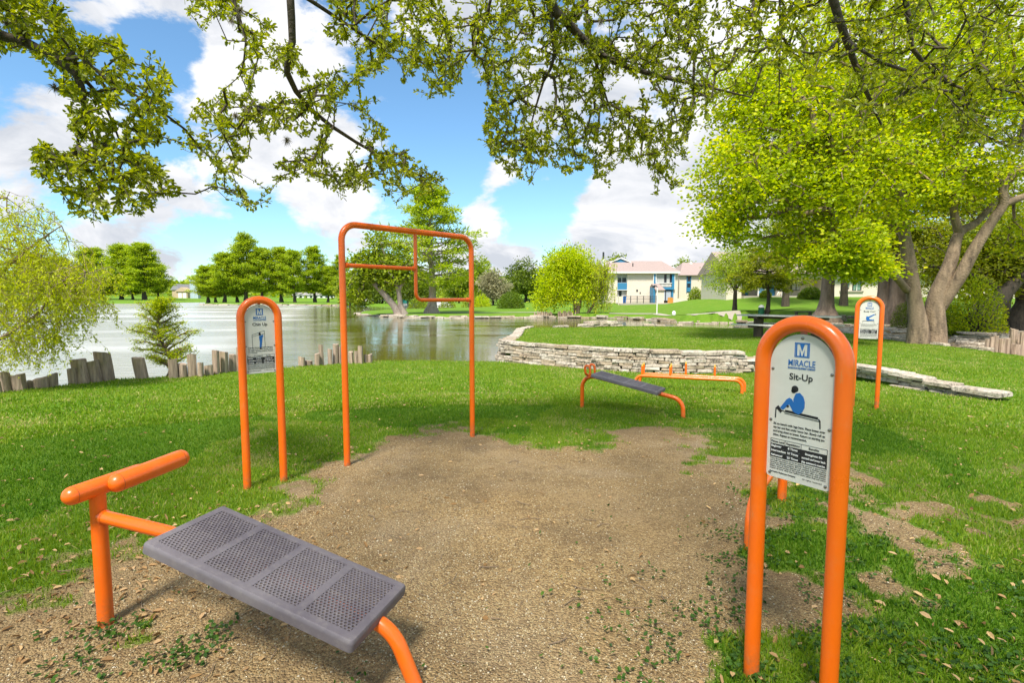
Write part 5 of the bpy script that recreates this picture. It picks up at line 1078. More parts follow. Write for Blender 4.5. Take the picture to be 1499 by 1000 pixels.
# ------------------------------------------------------------------ big trees near the camera
def inpoly_px(poly, n):
    P = np.array(poly, float); o = []
    lo, hi = P.min(0), P.max(0)
    while sum(len(a) for a in o) < n:
        q = rng.uniform(lo, hi, (n * 2, 2)); q = q[inside(poly, q[:, 0], q[:, 1])]; o.append(q)
    return np.concatenate(o)[:n]
def D_arr(px, py, Y):
    u = (500 - py) / FPX; r = (px - 749.5) / FPX; b = math.cos(PITCH) + math.sin(PITCH) * u; c = -math.sin(PITCH) + math.cos(PITCH) * u; t = Y / b
    return np.stack([r * t, Y, H + c * t], -1)
def live_oak():
    L1 = [(-60, -40), (100, -40), (130, 40), (165, 55), (215, 66), (245, 105), (255, 145), (235, 200), (232, 240), (268, 280), (215, 312), (150, 318), (135, 328), (100, 305), (58, 265), (44, 240), (60, 212), (100, 200), (104, 150), (70, 100), (30, 75), (-60, 80)]
    L2 = [(262, -40), (280, 38), (330, 60), (352, 100), (350, 130), (305, 132), (280, 160), (258, 210), (262, 240), (290, 272), (350, 300), (375, 312), (420, 295), (430, 262), (470, 262), (512, 300), (560, 290), (600, 300), (645, 272), (672, 284), (655, 262), (610, 238), (570, 200), (540, 150), (585, 142), (625, 132), (660, 140), (672, 118), (680, 70), (672, -40)]
    L2b = [(690, -40), (700, 80), (640, 150), (600, 140), (560, 60), (600, -40)]
    L3 = [(690, -40), (692, 80), (712, 150), (703, 215), (740, 250), (780, 268), (800, 236), (830, 252), (860, 242), (890, 275), (900, 232), (945, 240), (955, 262), (962, 305), (985, 312), (998, 285), (1008, 200), (1030, 130), (1040, 60), (1030, -40)]
    L4 = [(1020, -40), (1030, 160), (1035, 230), (1055, 150), (1100, 100), (1200, 120), (1260, 200), (1330, 150), (1400, 190), (1470, 230), (1560, 200), (1560, -40)]
    pts = []
    for poly, n, y0, y1, th in ((L1, 900, 3.4, 4.3, .36), (L2, 1650, 3.9, 5.9, .44), (L2b, 110, 4.4, 5.5, .3), (L3, 1900, 4.3, 6.2, .38), (L4, 820, 3.2, 5.6, .36)):
        q = inpoly_px(poly, n); Y = rng.uniform(y0, y1, n); k = fbm(q[:, 0] / 42, q[:, 1] / 42, s=n) > th; pts.append(D_arr(q[k, 0], q[k, 1], Y[k]))
    n = 1200; over = np.stack([rng.uniform(-6.5, 6.5, n), rng.uniform(-8, 4.4, n), 0 * np.zeros(n)], -1); over[:, 2] = 5.0 + 1.8 * (1 - (over[:, 0] / 7) ** 2) + rng.normal(0, .5, n)
    over = over[(over[:, 2] > 1.9 + over[:, 1] * .74) ]
    pts = np.concatenate(pts + [over])
    hub = Vector((-.6, -5.2, 2.7)); V3 = Vector
    limbs = [([V3((-.9, -5.4, -.3)), V3((-.9, -5.4, .3)), V3((-.7, -5.3, 1.5)), hub], [.62, .48, .42, .40]),
             ([hub, V3((-3.2, -1.5, 3.9)), D(-130, -60, 3.2), D(-20, 42, 3.7), D(40, 62, 3.75), D(110, 106, 3.8), D(122, 150, 3.85), D(142, 225, 3.9)], [.2, .10, .05, .036, .030, .026, .018, .008]),
             ([D(110, 106, 3.8), D(150, 145, 4.0), D(180, 220, 4.1)], [.016, .011, .005]),
             ([hub, V3((-1.6, -1.0, 4.6)), D(420, -190, 4.1), D(424, -20, 4.3), D(428, 60, 4.4), D(420, 105, 4.5), D(455, 160, 4.8), D(520, 207, 5.1), D(590, 245, 5.4), D(640, 268, 5.6)], [.18, .09, .05, .030, .028, .025, .02, .015, .011, .005]),
             ([D(424, -20, 4.3), D(500, 30, 4.6), D(560, 70, 4.9)], [.018, .014, .008]), ([D(330, -60, 4.2), D(345, 10, 4.3), D(360, 60, 4.3), D(352, 110, 4.4)], [.02, .012, .008, .004]),
             ([hub, V3((.6, -1.0, 5.0)), D(780, -170, 4.6), D(800, -10, 4.8), D(830, 32, 4.9), D(868, 70, 5.0), D(900, 90, 5.1), D(960, 110, 5.2), D(1015, 122, 5.3), D(1100, 142, 5.4)], [.2, .11, .07, .045, .038, .034, .028, .02, .014, .006]),
             ([D(800, -10, 4.8), D(812, 80, 4.9), D(795, 120, 5.0), D(775, 190, 5.2)], [.022, .016, .012, .005]), ([D(725, -30, 4.6), D(700, 60, 4.8), D(660, 110, 5.0)], [.014, .01, .004]),
             ([D(868, 70, 5.0), D(880, 120, 5.2), D(900, 180, 5.4)], [.018, .012, .005]),
             ([hub, V3((2.6, -1.2, 4.6)), D(1190, -190, 3.8), D(1215, -20, 3.9), D(1240, 60, 4.0), D(1262, 120, 4.2), D(1290, 182, 4.4)], [.18, .10, .05, .030, .025, .018, .008]),
             ([D(1190, -190, 3.8), D(1320, -30, 4.2), D(1335, 70, 4.3), D(1400, 135, 4.6), D(1430, 190, 4.8), D(1475, 215, 5.0)], [.05, .022, .017, .012, .008, .004]),
             ([D(1140, -60, 4.4), D(1142, 60, 4.5), D(1140, 150, 4.6)], [.010, .007, .003])]
    V, F, Q, par, ends, nf = grow(limbs, pts, rtip=.0021, seg=.16, jit=.10, alpha=.12, sides=5, expo=.48)
    loc_ = (-.9, -5.4, 0); root = empty('live_oak', loc_, 'live oak behind the viewpoint, its dark twiggy boughs hanging across the top of the picture', 'tree'); o0 = np.array(loc_)
    tv = thick(limbs, n=12, relief=.10); npobj('trunk_and_limbs', tv[0] - o0, tv[1], M['bark_d'], root, smooth=True); npobj('twigs', V - o0, F, M['bark_d'], root, smooth=True)
    # leaves along the last stretch of every twig
    E0 = Q[ends]; E1 = Q[np.array(par)[ends]]; near = E0[:, 1] > 2.7
    C = []; 
    Dd = []; tw_ = nrm(E0 - E1)
    for f, per in ((0, 5), (.15, 3), (.35, 2), (.5, 3), (.75, 2), (1.0, 2)):
        c = np.repeat((E0 * (1 - f) + E1 * f)[near], per, 0); C.append(c); Dd.append(np.repeat(tw_[near], per, 0))
    C = np.concatenate(C); n = len(C); C = C + rng.normal(size=(n, 3)) * .009; Dv = nrm(np.concatenate(Dd) * .7 + rng.normal(size=(n, 3)) * .62 + np.array([0, 0, -.1]))
    fv, ff = leaf_faces(C, Dv, rdir(n, .9), rng.uniform(.022, .052, n), rng.uniform(.011, .024, n), .2)
    npobj('leaves', fv - o0, ff, M['oak'], root)
    fv, ff = foliage(E0[~near], 13, .17, .11, .06); npobj('upper_leaves', fv - o0, ff, M['oak'], root)
    # grey ball moss tufts sitting on the twigs
    mb = MB(); spots = [(352, 15, 4.2), (338, 28, 4.3), (752, 12, 4.7), (738, 30, 4.7), (1222, 30, 3.9), (345, 20, 4.3), (365, 158, 4.6), (345, 170, 4.7), (420, 172, 4.7), (80, 128, 3.75), (745, 22, 4.7), (715, 120, 5.0), (880, 30, 5), (118, 165, 3.85), (10, 35, 3.6), (985, 5, 4.9), (420, 205, 4.8), (890, 105, 5.1), (520, 155, 4.9), (1290, 45, 4.1)]
    for px, py, Y in spots:
        c = D(px, py, Y); 
        for _ in range(170):
            d = Vector(rng.normal(size=3)).normalized(); l = random.uniform(.015, .062); e = d * l + Vector((0, 0, -.25 * l)); s_ = d.orthogonal().normalized() * .0012
            mb.add([c - s_, c + s_, c + d * l * .6 + s_, c + e, c + d * l * .6 - s_], [(0, 1, 2, 3, 4)])
    mb.obj('ball_moss', M['moss'], root).location = -Vector(loc_)
live_oak()

def right_elm():
    Y = 17.9; d = lambda x, y, o=0: D(x, y, Y + o); b = d(1356, 506); z0 = T1(b.x, b.y); lo = Vector((b.x, b.y, z0))
    limbs = [([Vector((d(1345, 500).x, Y, z0 - .3)), d(1344, 478), d(1339, 440), d(1331, 385), d(1323, 335), d(1319, 290, -.3), d(1290, 248, -.6), d(1262, 225, -1), d(1215, 222, -1.5)], [.38, .30, .22, .195, .17, .13, .10, .07, .04]),
             ([Vector((d(1372, 500).x, Y, z0 - .3)), d(1369, 480), d(1370, 436), d(1390, 388), d(1404, 342, .2), d(1430, 325, .5), d(1470, 280, 1)], [.38, .32, .25, .20, .15, .11, .07]),
             ([d(1404, 342, .2), d(1396, 300, 0), d(1410, 250, -.2), d(1400, 215, -.3)], [.14, .11, .09, .04]), ([d(1410, 250, -.2), d(1435, 220, 0), d(1440, 200, .2)], [.08, .06, .03]),
             ([d(1374, 450), d(1403, 408, -.3), d(1428, 362, -.5), d(1456, 318, -.7), d(1469, 298, -.8), d(1470, 268, -.9), d(1497, 245, -1), d(1560, 200, -1)], [.22, .19, .165, .14, .13, .11, .095, .06]),
             ([d(1469, 298, -.8), d(1515, 280, -1), d(1600, 230, -1)], [.12, .09, .05]),
             ([d(1328, 425), d(1310, 404, -.5), d(1290, 385, -1), d(1266, 370, -1.5), d(1235, 350, -2)], [.12, .105, .09, .06, .03]),
             ([d(1319, 290, -.3), d(1335, 275, .3), d(1345, 240, .6)], [.12, .09, .04]), ([d(1319, 330), d(1250, 330, 1), d(1190, 340, 1.2)], [.10, .07, .03])]
    E_ = lambda px, py, o, rx, ry, rz, n: ell(px, py, Y + o, rx, ry, rz, n)
    ells = [E_(1090, 270, -2, 75, 62, 1.6, 170), E_(1060, 330, -2, 40, 30, 1, 45), E_(1170, 300, -1.5, 95, 75, 1.8, 230), E_(1130, 190, -1, 95, 75, 2, 230), E_(1228, 362, -2.4, 50, 40, 1.1, 180), E_(1270, 395, -2.2, 22, 18, .6, 50), E_(1180, 385, -1.5, 30, 20, .8, 30),
            E_(1260, 250, -1, 130, 100, 2.2, 330), E_(1385, 268, .2, 80, 38, 1.3, 170), E_(1410, 190, .5, 130, 110, 2.5, 320), E_(1270, 110, 0, 170, 110, 3, 420), E_(1440, 60, 1, 150, 120, 3, 330), E_(1560, 200, 1, 90, 150, 3, 150), E_(1330, -60, 1, 220, 80, 3, 200), E_(1500, 345, 1.5, 30, 25, 1, 30), E_(1100, 120, -.5, 60, 60, 1.6, 110)]
    tree('elm', lo, 'large spreading tree with forked furrowed trunk and bright green leaves on the right lawn', 'tree', limbs, ells, M['elm'], M['bark'], 46, .27, .115, .080, rtip=.010, seg=.5, jit=.10, alpha=.22, flat=.34, tn=18, up=1.5, droop=.15, keepf=lambda P: fbm(P[:, 0] / .9, P[:, 1] / .9, P[:, 2] / .55, s=5) > .42)
right_elm()
# willow on the left shore
def strands(root, o0, tops, mat, ln=(.6, 1.6), per=16, L_=.075, W_=.014, sway=.25, bk=None, cw=.003):
    n = len(tops); le = rng.uniform(*ln, n); dr = rng.normal(size=(n, 2)) * sway; A = []; B = []; C = []; Dd = []
    m = 5
    for k in range(m):
        f0, f1 = k / m, (k + 1) / m; P = lambda f: tops + np.stack([dr[:, 0] * le * f, dr[:, 1] * le * f, -le * f ** 1.35], -1)
        A.append(P(f0)); B.append(P(f1))
        for j in range(max(1, per // m)):
            ff = rng.uniform(f0, f1, n)[:, None]; c = tops + np.concatenate([dr * le[:, None] * ff, -(le[:, None] * ff ** 1.35)], 1); C.append(c + rng.normal(size=c.shape) * .02 * L_ / .07); Dd.append(rdir(n, -.9, .6))
    A = np.concatenate(A); B = np.concatenate(B); r = np.full(len(A), cw); V, F = prisms(A, B, r, r, 3); npobj('drooping_twigs', V - o0, F, bk or M['tan'], root)
    C = np.concatenate(C); Dd = np.concatenate(Dd); k = len(C); fv, ff = leaf_faces(C, Dd, rdir(k, .3), L_ * rng.uniform(.6, 1.2, k), W_ * rng.uniform(.7, 1.3, k), shape='rh'); npobj('crown', fv - o0, ff, mat, root)
def willow_left():
    lo = Vector((-12.3, 8.6, T1(-12.3, 8.6))); Y = 9.6
    limbs = [([lo + Vector((0, 0, -.3)), lo + Vector((.3, .1, 1.2)), lo + Vector((1.0, .3, 2.6)), D(-60, 300, Y), D(10, 290, Y)], [.3, .24, .17, .06, .02]), ([lo + Vector((.3, .1, 1.2)), D(-60, 470, Y - .6), D(0, 402, Y), D(40, 365, Y), D(90, 330, Y + .2)], [.14, .07, .03, .02, .008]),
             ([D(-120, 560, 9), D(0, 496, Y - .4), D(60, 455, Y - .2), D(75, 430, Y), D(130, 400, Y)], [.06, .028, .02, .014, .006]), ([D(-60, 520, 9.2), D(20, 490, Y), D(90, 465, Y + .2)], [.03, .016, .005])]
    E_ = lambda px, py, rx, ry, rz, n: ell(px, py, Y, rx, ry, rz, n)
    ells = [E_(10, 320, 60, 40, .7, 150), E_(40, 370, 75, 45, 1, 300), E_(90, 405, 75, 32, .9, 260), E_(30, 440, 90, 40, 1, 330), E_(115, 440, 45, 22, .7, 110), E_(20, 500, 75, 38, .8, 170), E_(-80, 400, 90, 110, 1.4, 260), E_(-160, 330, 90, 120, 1.6, 150), E_(75, 480, 50, 30, .6, 90)]
    pts = ellpts(ells); V, F, Q, par, ends, nf = grow(limbs, pts, rtip=.0022, seg=.3, jit=.12, alpha=.2)
    root = empty('willow', lo, 'yellow-green willow hanging over the lake at the left edge', 'tree', 'willows'); o0 = np.array(tuple(lo)); tv = thick(limbs, n=12); npobj('trunk', tv[0] - o0, tv[1], M['bark'], root, smooth=True); npobj('branches', V - o0, F, M['bark'], root)
    strands(root, o0, Q[ends], M['willn'], (.12, .5), 17, .075, .021, .5, cw=.0018)
willow_left()
p = gslope(238, 549); z = T1(p.x, p.y)
ztop = D(238, 441, p.y + .1).z; zb_ = D(238, 553, p.y + .1).z
r = cypress('young_cypress', (p.x, p.y + .1, zb_ - .05), ztop - zb_ + .05, .74, 'small feathery young cypress growing among the stakes at the water edge', 'elm', 'bark_c', nb=58, base=.12, shape_p=.55, tr=.018, flare=1.5, L_=.05, W_=.018, per=24, irregular=.5, droop=-.05, rise=(.35, .85), sp=.085)
# ------------------------------------------------------------------ middle distance
def gz(px, Y): x = D(px, 440, Y).x; return Vector((x, Y, T1(x, Y)))
def quick(name, px, Y, top, w_, label, leafm, barkm='bark_d', bot=None, per=26, leaf=None, n=160, trunk=True, dens=1.0, cat='tree', grp=None, tr=None, lean=0):
    """generic broad crown: px centre, distance, top and crown-bottom rows of the survey, half width in px"""
    b = gz(px, Y); zt = D(px, top, Y).z; zb = D(px, bot, Y).z if bot else b.z + (zt - b.z) * .3; rx = w_ * Y / FPX; hh = zt - zb
    zb = max(zb, b.z + .05)
    cen = []
    for k in range(7):
        a = k * 2.4 + random.random(); q = random.uniform(.1, .8); s = .62 - .22 * q
        cen.append((Vector((b.x + lean + math.cos(a) * rx * .5 * (1 - q * .5), b.y + math.sin(a) * rx * .5, zb + hh * (.2 + .6 * q))), (rx * s, rx * s, hh * .30), n // 8))
    cen.append((Vector((b.x + lean, b.y, zt - hh * .3)), (rx * .5, rx * .5, hh * .30), n // 7)); cen.append((Vector((b.x + lean, b.y, zb + hh * .28)), (rx * .85, rx * .85, hh * .28), n // 5))
    tr = tr or max(.08, .03 * (zt - b.z)); up = zb + hh * .45
    limbs = [([Vector((b.x, b.y, b.z - .3)), Vector((b.x + lean * .2, b.y, b.z + (zb - b.z) * .4 + .1)), Vector((b.x + lean * .6, b.y, zb + .1)), Vector((b.x + lean, b.y, up))], [tr * 1.5, tr * 1.05, tr * .9, tr * .45]),
             ([Vector((b.x + lean * .6, b.y, zb + .1)), Vector((b.x + lean - rx * .4, b.y - rx * .1, up))], [tr * .5, tr * .2]), ([Vector((b.x + lean * .6, b.y, zb + .1)), Vector((b.x + lean + rx * .4, b.y + rx * .2, up))], [tr * .5, tr * .2])]
    L_ = leaf or .0028 * Y * 1.6
    return tree(name, b, label, cat, limbs, cen, M[leafm], M[barkm], per, rx * .085 + .05, L_, L_ * .62, group=grp, rtip=.004 * max(1, rx * .6), seg=rx * .18 + .2, shape='rh', flat=.6, sides=4, tn=8, up=.7)
# the tall airy cypress and the leaning tree on the grass spit
p = GT(632, 459); r = cypress('tall_cypress', p, (459 - 278) * p.y / FPX, 92 * p.y / FPX, 'tall airy cypress with pale flared trunk on the grass spit', 'cyp', 'bark_y', nb=66, base=.2, shape_p=.62, tr=.44, flare=2.6, L_=.58, W_=.15, per=21, irregular=.55, droop=-.02)
def leaning():
    p = GT(590, 460); Y = p.y; d = lambda x, y, o=0: D(x, y, Y + o)
    limbs = [([Vector((p.x - .4, Y, p.z - .3)), d(578, 450), d(560, 428), d(542, 408), d(528, 392), d(518, 372)], [.5, .38, .32, .27, .16, .06]), ([Vector((p.x + .3, Y, p.z - .3)), d(587, 448), d(583, 425), d(574, 405), d(568, 385), d(560, 365), d(556, 345)], [.42, .3, .24, .2, .14, .08, .03]), ([d(583, 425), d(592, 410), d(600, 392)], [.25, .2, .1])]
    E_ = lambda px, py, rx, ry, n: ell(px, py, Y, rx, ry, rx * Y / FPX * .8, n)
    ells = [E_(560, 388, 34, 16, 70), E_(530, 392, 20, 20, 45), E_(522, 428, 20, 24, 45), E_(590, 392, 20, 14, 40), E_(572, 405, 38, 16, 60), E_(556, 350, 14, 16, 16), E_(545, 372, 12, 10, 16), E_(540, 405, 24, 14, 40)]
    tree('leaning_tree', p, 'old tree with leaning bare double trunk on the spit, left of the tall cypress', 'tree', limbs, ells, M['mid'], M['bark_y'], 22, .5, .42, .26, rtip=.02, seg=.8, shape='rh', alpha=.2, tn=10)
leaning()
# bright willow by the far bank stakes
def willow_far():
    p = GT(845, 463); Y = p.y + .8; d = lambda x, y: D(x, y, Y); lo = Vector((p.x, Y, T1(p.x, Y)))
    limbs = [([lo + Vector((0, 0, -.3)), d(842, 440), d(838, 415), d(830, 385)], [.3, .22, .15, .05]), ([lo + Vector((.1, 0, 0)), d(850, 440), d(858, 420), d(862, 390)], [.24, .16, .12, .04]), ([lo + Vector((1, 0, -.3)), d(872, 440), d(885, 410), d(892, 385)], [.18, .13, .08, .03]), ([d(842, 440), d(825, 425), d(805, 415)], [.1, .07, .02])]
    E_ = lambda px, py, rx, ry, n: ell(px, py, Y, rx, ry, rx * Y / FPX * .8, n)
    ells = [E_(825, 385, 24, 20, 110), E_(808, 412, 24, 16, 90), E_(845, 385, 26, 20, 90), E_(800, 438, 20, 10, 50), E_(860, 400, 25, 18, 80), E_(825, 430, 30, 14, 80), E_(880, 395, 18, 18, 70), E_(868, 425, 30, 14, 80)]
    pts = ellpts(ells); V, F, Q, par, ends, nf = grow(limbs, pts, rtip=.012, seg=.5, jit=.12, alpha=.2, sides=4)
    root = empty('willow', lo, 'brilliant yellow-green willow on the far bank in front of the stone house', 'tree', 'willows'); o0 = np.array(tuple(lo)); tv = thick(limbs, n=8); npobj('trunk', tv[0] - o0, tv[1], M['bark'], root, smooth=True); npobj('branches', V - o0, F, M['bark'], root)
    e = Q[ends]; right = e[:, 0] > d(862, 400).x
    fv, ff = foliage(e[~right], 34, .42, .26, .15, shape='rh'); npobj('crown', fv - o0, ff, M['will'], root)
    strands(root, o0, np.repeat(e[right], 3, 0) + rng.normal(size=(right.sum() * 3, 3)) * .35, M['will'], (1.0, 2.6), 26, .20, .075, .08, cw=.01)
willow_far()
GB = 'trees behind the far bank'
quick('oak_tree', 770, 118, 376, 36, 'dark rounded oak standing behind the far bank, left of the bright willow', 'dark', bot=436, n=260, grp=GB)
quick('oak_tree', 835, 122, 363, 52, 'largest dark oak on the skyline behind the bright willow', 'dark', bot=438, n=340, grp=GB)
quick('oak_tree', 905, 125, 372, 34, 'dark oak rising behind the roof of the stone house', 'mid', bot=436, n=200, grp=GB)
quick('grey_tree', 722, 98, 396, 28, 'greyish half-bare tree between the chin-up frame and the round bush', 'grey', bot=440, n=180, grp=GB)
quick('oak_tree', 705, 135, 374, 26, 'distant green tree just right of the tall cypress', 'mid', bot=436, n=150, grp=GB)
quick('oak_tree', 672, 125, 392, 34, 'low dark tree behind the branches of the tall cypress', 'mid', bot=440, n=160, grp=GB)
quick('oak_tree', 608, 118, 400, 34, 'shady green tree between leaning tree and tall cypress', 'dark', bot=444, n=190, grp=GB)
quick('oak_tree', 512, 135, 396, 26, 'green tree over the water behind the chin-up frame left post', 'mid', bot=444, n=170, grp=GB)
quick('oak_tree', 560, 140, 404, 36, 'dark tree behind the leaning double trunk', 'dark', bot=444, n=170, grp=GB)
quick('oak_tree', 1005, 128, 375, 24, 'round tree seen between the two stone house roofs', 'mid', bot=425, n=130, grp=GB)
quick('oak_tree', 945, 150, 384, 30, 'pale distant tree behind the stone house ridge', 'mid', bot=430, n=120, grp=GB)
quick('oak_tree', 975, 145, 386, 24, 'small pale distant tree above the right end of the ridge', 'mid', bot=430, n=90, grp=GB)
GBu = 'rounded garden bushes'
def bush(px, base, Y, top, w_, label, leafm='bush', n=110, leaf=None, loc_=None):
    b = loc_ or gz(px, Y); Y = b.y; rx = w_ * Y / FPX; zt = D(px, top, Y).z; hh = zt - b.z
    root = empty('bush', b, label, 'bush', GBu); n2 = n * 34; v = nrm(rng.normal(size=(n2, 3))); v[:, 2] = np.abs(v[:, 2]); rr = (rng.random((n2, 1)) ** .25) * (1 + .12 * (fbm(v[:, 0] * 3 + px, v[:, 1] * 3, v[:, 2] * 3)[:, None] - .5) * 2)
    C = v * rr * np.array([rx, rx, hh]); L_ = leaf or max(.05, .0028 * Y); fv, ff = leaf_faces(C, nrm(v + rng.normal(size=(n2, 3)) * .7), nrm(v + rng.normal(size=(n2, 3)) * .5), L_ * rng.uniform(.6, 1.2, n2), L_ * .6, shape='rh'); npobj('foliage', fv, ff, M[leafm], root)
    A = np.zeros((14, 3)); B = v[:14] * np.array([rx, rx, hh]) * .8; V, F = prisms(A, B, np.full(14, .02 * hh), np.full(14, .006), 4); npobj('stems', V, F, M['bark_d'], root); return root
bush(748, 0, 76, 427, 20, 'round clipped olive-green bush on the far bank lawn')
bush(706, 0, 84, 430, 14, 'small bright shrub left of the round olive-green bush', 'will', 60)
bush(690, 0, 88, 424, 16, 'loose green shrub behind the chin-up frame right post', 'mid', 60)
bush(1018, 0, 74, 421, 11, 'dark clipped hedge bush against the second stone house', 'mid', 60)
bush(1186, 0, 56, 421, 17, 'broad clipped bush in front of the long stone house', 'bush', 90)
bush(1330, 0, 26, 440, 20, 'dark bush seen between the forked trunk and the paired trunks', 'dark', 90)
bush(1120, 0, 58, 425, 8, 'small shrub beside the blue doors of the long house', 'mid', 40)
bush(655, 0, 82, 436, 14, 'low shrub right of the tall cypress trunk', 'mid', 50); bush(612, 0, 84, 434, 18, 'low leafy shrub left of the tall cypress trunk', 'mid', 60)
# right hand background trees
GR = 'trees on the right bank'
p = GT(1207, 473); cypress('big_cypress', p, 15, 4.6, 'thick flared cypress trunk behind the body curl sign', 'cypd', 'bark_c', GR, nb=56, base=.27, shape_p=.45, tr=.37, flare=2.9, L_=.34, W_=.10, per=30)
p = GT(1122, 464); cypress('small_cypress', p, 5.2, 3.3, 'small dark-stemmed cypress with drooping sprays right of the stone houses', 'cypd', 'bark_d', GR, nb=40, base=.42, shape_p=.35, tr=.17, flare=1.3, L_=.26, W_=.08, per=30, droop=-.18)
p = GT(1076, 461); quick('drooping_tree', 1076, p.y + 4, 352, 48, 'feathery tree with low hanging boughs in front of the second house', 'cyp', bot=430, n=230, leaf=.16, grp=GR, per=34)
p = GT(1291, 476); cypress('paired_cypress', p, 14, 4.6, 'left one of two close cypress trunks behind the body curl sign', 'cypd', 'bark_c', GR, nb=40, base=.32, shape_p=.45, tr=.40, flare=1.7, L_=.26, W_=.08, per=30)
p = GT(1309, 477); cypress('paired_cypress', p, 13, 4.6, 'right one of two close cypress trunks behind the body curl sign', 'cypd', 'bark_c', GR, nb=40, base=.34, shape_p=.45, tr=.42, flare=1.7, L_=.26, W_=.08, per=30)
def dark_oak(lx, pts_, label, ells, mat='cypd'):
    p = GT(*lx); Y = p.y; limbs = [([Vector((p.x, p.y, p.z - .3))] + [D(x, y, Y + o) for x, y, o in L_], rr) if i == 0 else ([D(x, y, Y + o) for x, y, o in L_], rr) for i, (L_, rr) in enumerate(pts_)]
    tree('oak_tree', p, label, 'tree', limbs, [ell(x, y, Y + o, a, b, c, n) for x, y, o, a, b, c, n in ells], M[mat], M['bark_d'], 26, .33, .17, .09, group=GR, rtip=.012, seg=.5, tn=12)
dark_oak((1415, 491), [([(1425, 478, 0), (1445, 458, 0), (1470, 430, .3), (1500, 400, .6)], [.75, .55, .40, .3, .2])], 'dark leaning oak trunk behind the leafy shrub on the right bank', [(1440, 400, 2, 60, 40, 2, 150), (1500, 360, 1, 60, 50, 2, 140), (1390, 380, 3, 50, 35, 1.5, 110), (1340, 350, 5, 70, 40, 2, 130)])
dark_oak((1482, 485), [([(1490, 470, 0), (1503, 440, 0), (1490, 415, 0), (1470, 395, 0)], [.62, .50, .40, .3, .15]), ([(1503, 440, 0), (1540, 400, 0), (1580, 360, 0)], [.3, .25, .2])], 'thick curved dark trunk at the right edge behind the stakes', [(1470, 350, 0, 70, 40, 2, 130), (1570, 330, 0, 90, 60, 2, 150), (1450, 300, 3, 90, 60, 2, 160), (1500, 400, 2, 30, 20, 1, 40)], 'mid')
bush(1432, 0, 22, 402, 34, 'bright leafy shrub in front of the dark leaning oak', 'elm', 100, .10, gz(1432, 22) + Vector((0, 0, .25))); bush(1395, 0, 23, 445, 22, 'low green shrub beside the forked trunk', 'mid', 80, .09)
def bgt(px, Y, top, w_, bot, label, m='dark', n=220): quick('oak_tree', px, Y, top, w_, label, 'cypd' if m == 'dark' else 'mid', bot=bot, n=n, grp=GR, leaf=.0035 * Y, per=30)
bgt(1380, 36, 330, 70, 452, 'dark crown filling the gap behind the forked trunk', 'dark'); bgt(1475, 30, 300, 80, 455, 'dark crown behind the shrub at the right edge', 'dark'); bgt(1560, 34, 290, 80, 450, 'outermost dark crown on the right bank', 'mid')
bgt(1300, 44, 320, 70, 425, 'broad crown behind the paired trunks', 'mid'); bgt(1235, 50, 290, 60, 400, 'tall crown over the roof of the long house', 'mid'); bgt(1150, 52, 300, 60, 392, 'leafy crown over the left part of the long house', 'mid'); bgt(1430, 44, 260, 90, 420, 'highest dark crown on the right bank', 'mid')
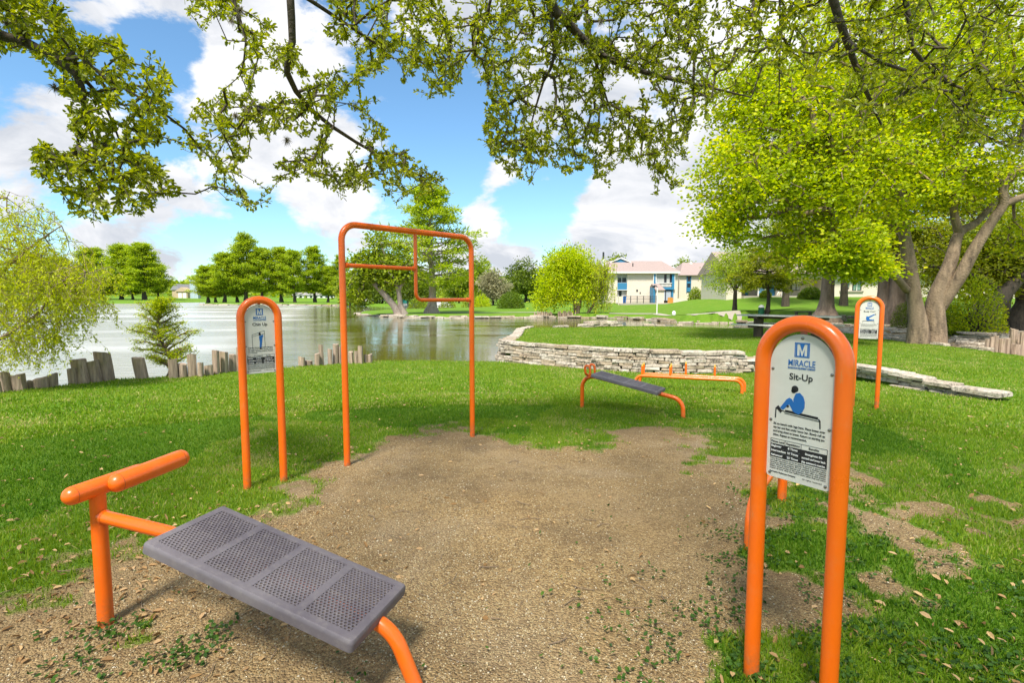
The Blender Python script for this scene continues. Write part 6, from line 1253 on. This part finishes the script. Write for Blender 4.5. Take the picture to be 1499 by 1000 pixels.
# island row and left shore; copies share one crown of each kind
GI = 'cypresses in a row on the island'
gi_ = lambda px, top, base=446.3, Y=168: (Vector((D(px, 440, Y).x, Y, max(T1(D(px, 440, Y).x, Y), WATER + .1))), (base - top) * Y / FPX)
va = cypress('island_cypress', (0, 0, 0), 20, 7.2, 'tallest pointed cypress in the island row', 'cyp', 'bark_d', GI, nb=74, base=.16, shape_p=.5, tr=.5, flare=1.8, L_=.62, W_=.30, per=24, irregular=.65, sp=.085, droop=.03)
vb = cypress('island_cypress', (0, 0, 0), 16, 7.0, 'broad cypress left of the tallest in the island row', 'cyp', 'bark_d', GI, nb=70, base=.18, shape_p=.5, tr=.45, flare=1.8, L_=.62, W_=.30, per=24, irregular=.65, sp=.085, droop=.06, lean=(.06, 0))
used = {id(va): 0, id(vb): 0}
for px, top, o, k, label in ((363, 352, va, 1.0, None), (335, 378, vb, 1.0, None), (310, 396, vb, .95, 'low rounded tree at the left end of the island row'), (386, 370, vb, .95, 'cypress just right of the tallest in the island row'), (410, 369, va, .9, 'cypress rising directly above the Chin Up sign arch right side'),
                             (434, 374, vb, .85, 'cypress fourth from the right end of the island row'), (456, 367, va, .85, 'tall wind-leaning cypress near the right end of the island row'), (476, 395, vb, .75, 'short cypress beside the right end of the island row'), (495, 380, va, .6, 'thin cypress at the right end of the island row'), (322, 404, va, .7, 'short leafy cypress second in the island row'), (347, 392, va, .8, 'half hidden cypress under the tallest crown of the island row')):
    (q, h) = gi_(px, top); q.y += random.uniform(-3, 3); h0 = 20 if o is va else 16; s = h / h0
    if used[id(o)] == 0: used[id(o)] = 1; o.location = q; o.scale = (k * (1 if o is va else 1), k, s)
    else: copy_tree(o, q, random.uniform(0, 6), (k, k, s), label, GI)
GL = 'trees on the left far shore'
c0 = None
for px, top, Y, k, label, base in ((212, 364, 232, 1.25, 'right-hand tree of the pair on the left far shore', 443), (178, 366, 240, 1.2, 'left-hand tree of the pair on the left far shore', 443), (140, 372, 250, 1.2, 'crown on the left far shore partly behind the willow', 443), (232, 392, 250, .8, 'small tree right of the pair on the left far shore', 442), (195, 400, 236, .8, 'low dense tree between the pair on the left far shore', 443), (150, 405, 236, 1, 'low tree on the left far shore beside the willow twigs', 443), (90, 385, 250, 1.3, 'crown on the left far shore behind the willow foliage', 443), (40, 380, 250, 1.3, 'leftmost crown on the left far shore', 443)):
    x = D(px, 440, Y).x; q = Vector((x, Y, T1(x, Y))); h = (base - top) * Y / FPX; o = copy_tree(vb if px != 212 else va, q, random.uniform(0, 6), (k * 1.25, k * 1.25, h / (16 if px != 212 else 20)), label, GL); o.name = 'shore_cypress'
# distant wooded skyline: reads as one mass
n = 26000; px = rng.uniform(-500, 2000, n); Yd = rng.uniform(330, 520, n); top = 415 + 9 * (fbm(px / 60, px * 0, s=61) - .5) * 2 - 9 * (px > 640); py = 440 - (440 - top) * rng.random(n) ** .6
C = D_arr(px, py, Yd); fv, ff = leaf_faces(C, rdir(n, 0, .5), rdir(n, .6), rng.uniform(2.5, 5, n), rng.uniform(2, 3.5, n), shape='rh'); tag(npobj('distant_woods', fv, ff, M['mid']), 'wooded skyline beyond the lake', kind='stuff')
